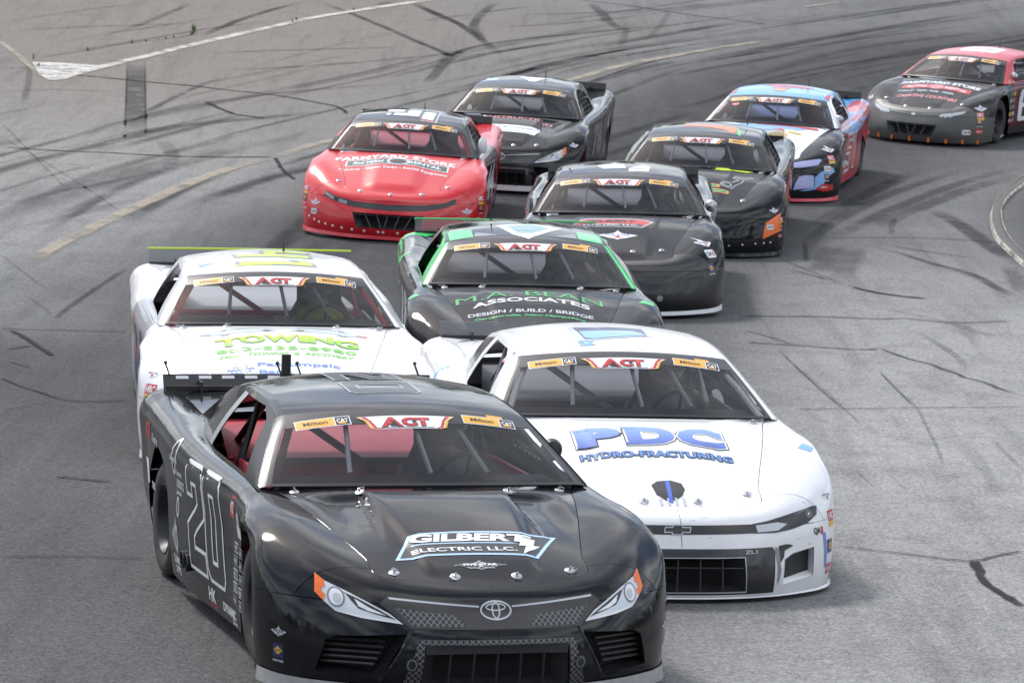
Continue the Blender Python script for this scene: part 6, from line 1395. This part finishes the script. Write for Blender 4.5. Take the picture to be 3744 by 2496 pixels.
# ---- 9: blue, red and white car
sky9 = gloss('sky9', (.075, .34, .70), .26, .55, .04); w9 = gloss('white9', (.74, .76, .80), .26, .55, .04); k9 = gloss('black9', (.016, .016, .018), .24, .5); red9 = gloss('red9', (.62, .035, .06), .3, .5, .05)
r, S, nose, hood, roof = make_car(9, dict(CAMARO, name='camaro9', nose_drop=.05, holes=[]), 'light blue, white and red race car with black nose', dict(body=sky9, hood=w9, a_pillar=w9, b_pillar=w9, nose=k9, fender=k9, lip=red9, rocker=red9, roof=sky9, quarter_panel=gloss('pink9', (.50, .05, .09), .28, .5, .04), door=gloss('mix9', (.26, .03, .06), .3), qwin=MATS['lexan_dark']), tin='blue', pins=[(.075, -.70), (.075, .70)], ant=.3)
Deco(S).poly([[(-.33, 1.22), (-.10, 1.10), (.25, 1.05), (.40, 1.18), (.30, 1.30), (-.20, 1.36)], [(-.16, .98), (.10, 1.0), (.06, .86), (-.02, .80), (-.12, .88)], [(-.66, .9), (-.60, .9), (-.60, .62), (-.67, .62)], [(.60, .9), (.66, .9), (.67, .60), (.60, .60)]], Z, 'top', 'red', 0).poly([[(-.10, .86), (.06, .86), (.06, .70), (-.10, .70)]], Z, 'top', 'tan', 1).poly([[(.22, 1.0), (.36, .92), (.30, .88)]], Z, 'top', 'silver', 0).put('roof_number', roof)
Deco(S).poly([[(-.70, -.20), (.55, -.20), (.40, -.36), (.05, -.46), (-.70, -.60)]], Z, 'top', 'sky', 0).poly([[(-.2, -.12), (.62, -.12), (.66, -.22), (.25, -.24), (-.10, -.17)], [(.05, -.40), (.20, -.36), (.24, -.44)]], Z, 'top', 'red', 1).poly([[(.10, -.52), (.28, -.52), (.28, -.58), (.10, -.58)], [(.30, -.44), (.46, -.44), (.44, -.50), (.28, -.50)]], Z, 'top', 'gold', 2).put('hood_graphic', hood)
Deco(S).text('Pavel', (.62, .17, 0), 'top', .26, .10, 'gold', 1, .04, .2, outline='grey', ow=.03).text('Auto Service', (.46, .30, 0), 'top', .34, .05, 'gold', 1, .02, .2).put('hood_lettering', hood)
for s in (1, -1):
    q = lambda p: [(s * a, b) for a, b in p]
    Deco(S).poly([q([(.46, .505), (.60, .535), (.80, .562), (.825, .545), (.79, .488), (.62, .462), (.46, .452)])], (1, 0, 0), 'front', 'lavender', 0, .03).put('headlight', nose)
    Deco(S).poly([q([(.58, .350), (.66, .365), (.755, .362), (.765, .210), (.52, .180), (.54, .25)])], (1, 0, 0), 'front', 'lavender', 0, .03).put('fog_light', nose)
    Deco(S).poly([q([(.77, .34), (.83, .40), (.96, .46), (.99, .40), (.90, .33), (.86, .20), (.70, .17), (.60, .165), (.66, .19), (.77, .21)])], (1, 0, 0), 'front', 'sky', 0, .03).poly([q([(.78, .19), (.84, .235), (.98, .24), (.98, .17), (.88, .155)])], (1, 0, 0), 'front', 'red', 1, .03).put('nose_flash', nose)
for q in (('w', .87, .89, .655, .17), ('h', .95, .914, .570, .11), ('q', 1.075, .90, .440, .125), ('f', 1.115, .905, .340, .08), ('e', 1.155, .885, .215, .12)): corner_stickers(S, nose, 1, [q])
d = Deco(S); number(d, '51', (-.80, 0, .50), 'left', .40, .52, INK['red'], INK['white'], .035, .05, .12, 1)
d.put('door_number', r)
Deco(S).poly([[(.15, .80), (.9, .86), (1.5, .90), (2.2, .92), (2.2, .80), (1.3, .72), (.8, .55), (.5, .72)]], Z, 'left', 'sky', 0).poly([[(.30, .76), (.66, .82), (1.55, .22), (1.0, .22), (.55, .50)], [(1.35, .85), (1.8, .88), (2.7, .62), (2.5, .45), (1.9, .62)], [(.0, .30), (.5, .34), (.9, .22), (.05, .22)]], Z, 'left', 'red', 0).poly([[(.1, .40), (.35, .42), (.55, .22), (.3, .22)]], Z, 'left', 'silver', 0).put('side_graphic', r)
Deco(S).poly([oval(.40, .0, .05, .028)], (-.27, -.93, 1.09), 'glass', 'red', 0).put('windshield_sticker', r)
link('mirror', solid(lathe([(0, -.012), (.05, -.012), (.062, 0), (.05, .03), (0, .045)], 16, 'x', (-.40, .84, .93)), True), r, MATS['steel'])
driver(r.matrix_world, 'driver in red helmet inside the light blue and white car', mat('suit_dred', (.12, .02, .025), .8), mat('helmet_red', (.28, .02, .02), .2, coat=.8))

# ---- 10: black and red car at the right edge
k10 = gloss('black10', (.020, .020, .022), .38, .3, .25); red10 = gloss('red10', (.56, .02, .03), .3, .5, .06)
r, S, nose, hood, roof = make_car(10, dict(ROUND, name='round10', hood='flat'), 'black race car with red roof and orange tabs on its lip, at the right edge', dict(body=k10, roof=red10, a_pillar=red10, c_pillar=red10, b_pillar=k10, nose=mat('nose10', (.075, .075, .074), .45, dirt=.45, nscale=3.2), door=gloss('maroon10', (.09, .012, .016), .3, .5, .1), lip=None), tin='grey', pins=[(1.02, -.62), (1.24, -.20), (1.24, .20), (1.02, .62), (.075, -.70), (.075, .70)], ant=.2)
round_nose(r, S, nose, 5)
for s in (1, -1):
    q = lambda p: [(s * a, b) for a, b in p]
    Deco(S).poly([q([(.40, .452), (.44, .478), (.55, .490), (.70, .520), (.745, .535), (.72, .490), (.60, .455), (.56, .43), (.53, .445), (.49, .42), (.47, .445), (.43, .425)])], (1, 0, 0), 'front', 'silver', 0, .03).put('headlight', nose)
Deco(S).poly([[(-.40, .470), (0, .452), (.40, .470), (.40, .455), (0, .435), (-.40, .455)]], (1, 0, 0), 'front', 'grey', 0).poly([oval(0, .446, .035, .018)], (1, 0, 0), 'front', 'white', 1).put('badge', nose)
Deco(S).text('FARMYARD STORE', (.42, 0, 0), 'top', 1.28, .10, 'white', 0, .04, space=1.05).put('hood_lettering', hood)
d = Deco(S).poly([rect(-.56, -.66, .56, -.53)], Z, 'top', 'red', 0).text('Red Velvet', (.595, -.32, 0), 'top', .34, .07, 'white', 1, .02, .3).text('RENTAL', (.595, .32, 0), 'top', .36, .065, 'white', 1, .03).poly([oval(0, -.595, .11, .085, 14)], Z, 'top', 'pink', 1).put('hood_lettering', hood)
Deco(S).text('Culverts - Septic Tanks - Rental', (.76, -.10, 0), 'top', .90, .06, 'white', 0, .02).put('hood_lettering', hood)
Deco(S).text('CREATIVE COUNTERS', (.935, 0, 0), 'top', .98, .085, 'pink', 0, .04, outline='white', ow=.0).put('hood_lettering', hood)
for y in (-.78, -.55, -.30, 0, .30, .55, .76, .93):
    x = nx(S, y, .11); link('lip_tab', solid(box((x + .006, y, .085), (.014, .030, .065))), r, INK['orange'])
for q in (('w', .97, .90, .560, .20), ('h', 1.02, .915, .480, .12), ('f', 1.06, .925, .375, .10), ('e', 1.07, .93, .240, .12), ('q', 1.22, .79, .225, .14)): corner_stickers(S, nose, 1, [q])
st_wings(S, (.95, -.93, .58), 'cornR', .16).put('sticker', nose)
d = Deco(S); number(d, '8', (-1.02, .02, 0), 'topL', .50, .62, INK['red'], INK['white'], .0, .0); d.items = d.items[:1]; d.put('roof_number', roof)
d = Deco(S); number(d, '68', (-.75, 0, .52), 'left', .42, .52, INK['white'], INK['black'], .02, .05, .08); d.put('door_number', r)
for q in range(10): Deco(S).poly([oval(0, 0, .04, .035, 10)], (-.02 - .11 * (q % 2), 0, .72 - .085 * (q // 2) * 1.2), 'left', ('grey', 'gold', 'silver', 'pink', 'grey')[q % 5], 0).put('sticker', r)
Deco(S).text('HRE', (.375, .95, .12), 'left', .2, .05, 'white', 0, .03).put('tyre_lettering', r)
link('mirror', solid(lathe([(0, -.012), (.05, -.012), (.062, 0), (.05, .03), (0, .045)], 16, 'x', (-.36, .84, .95)), True), r, MATS['steel'])
driver(r.matrix_world, 'driver in dark suit inside the black car with the red roof', mat('suit_black', (.16, .16, .185), .8), mat('helmet_silver', (.45, .46, .5), .2, coat=.8))
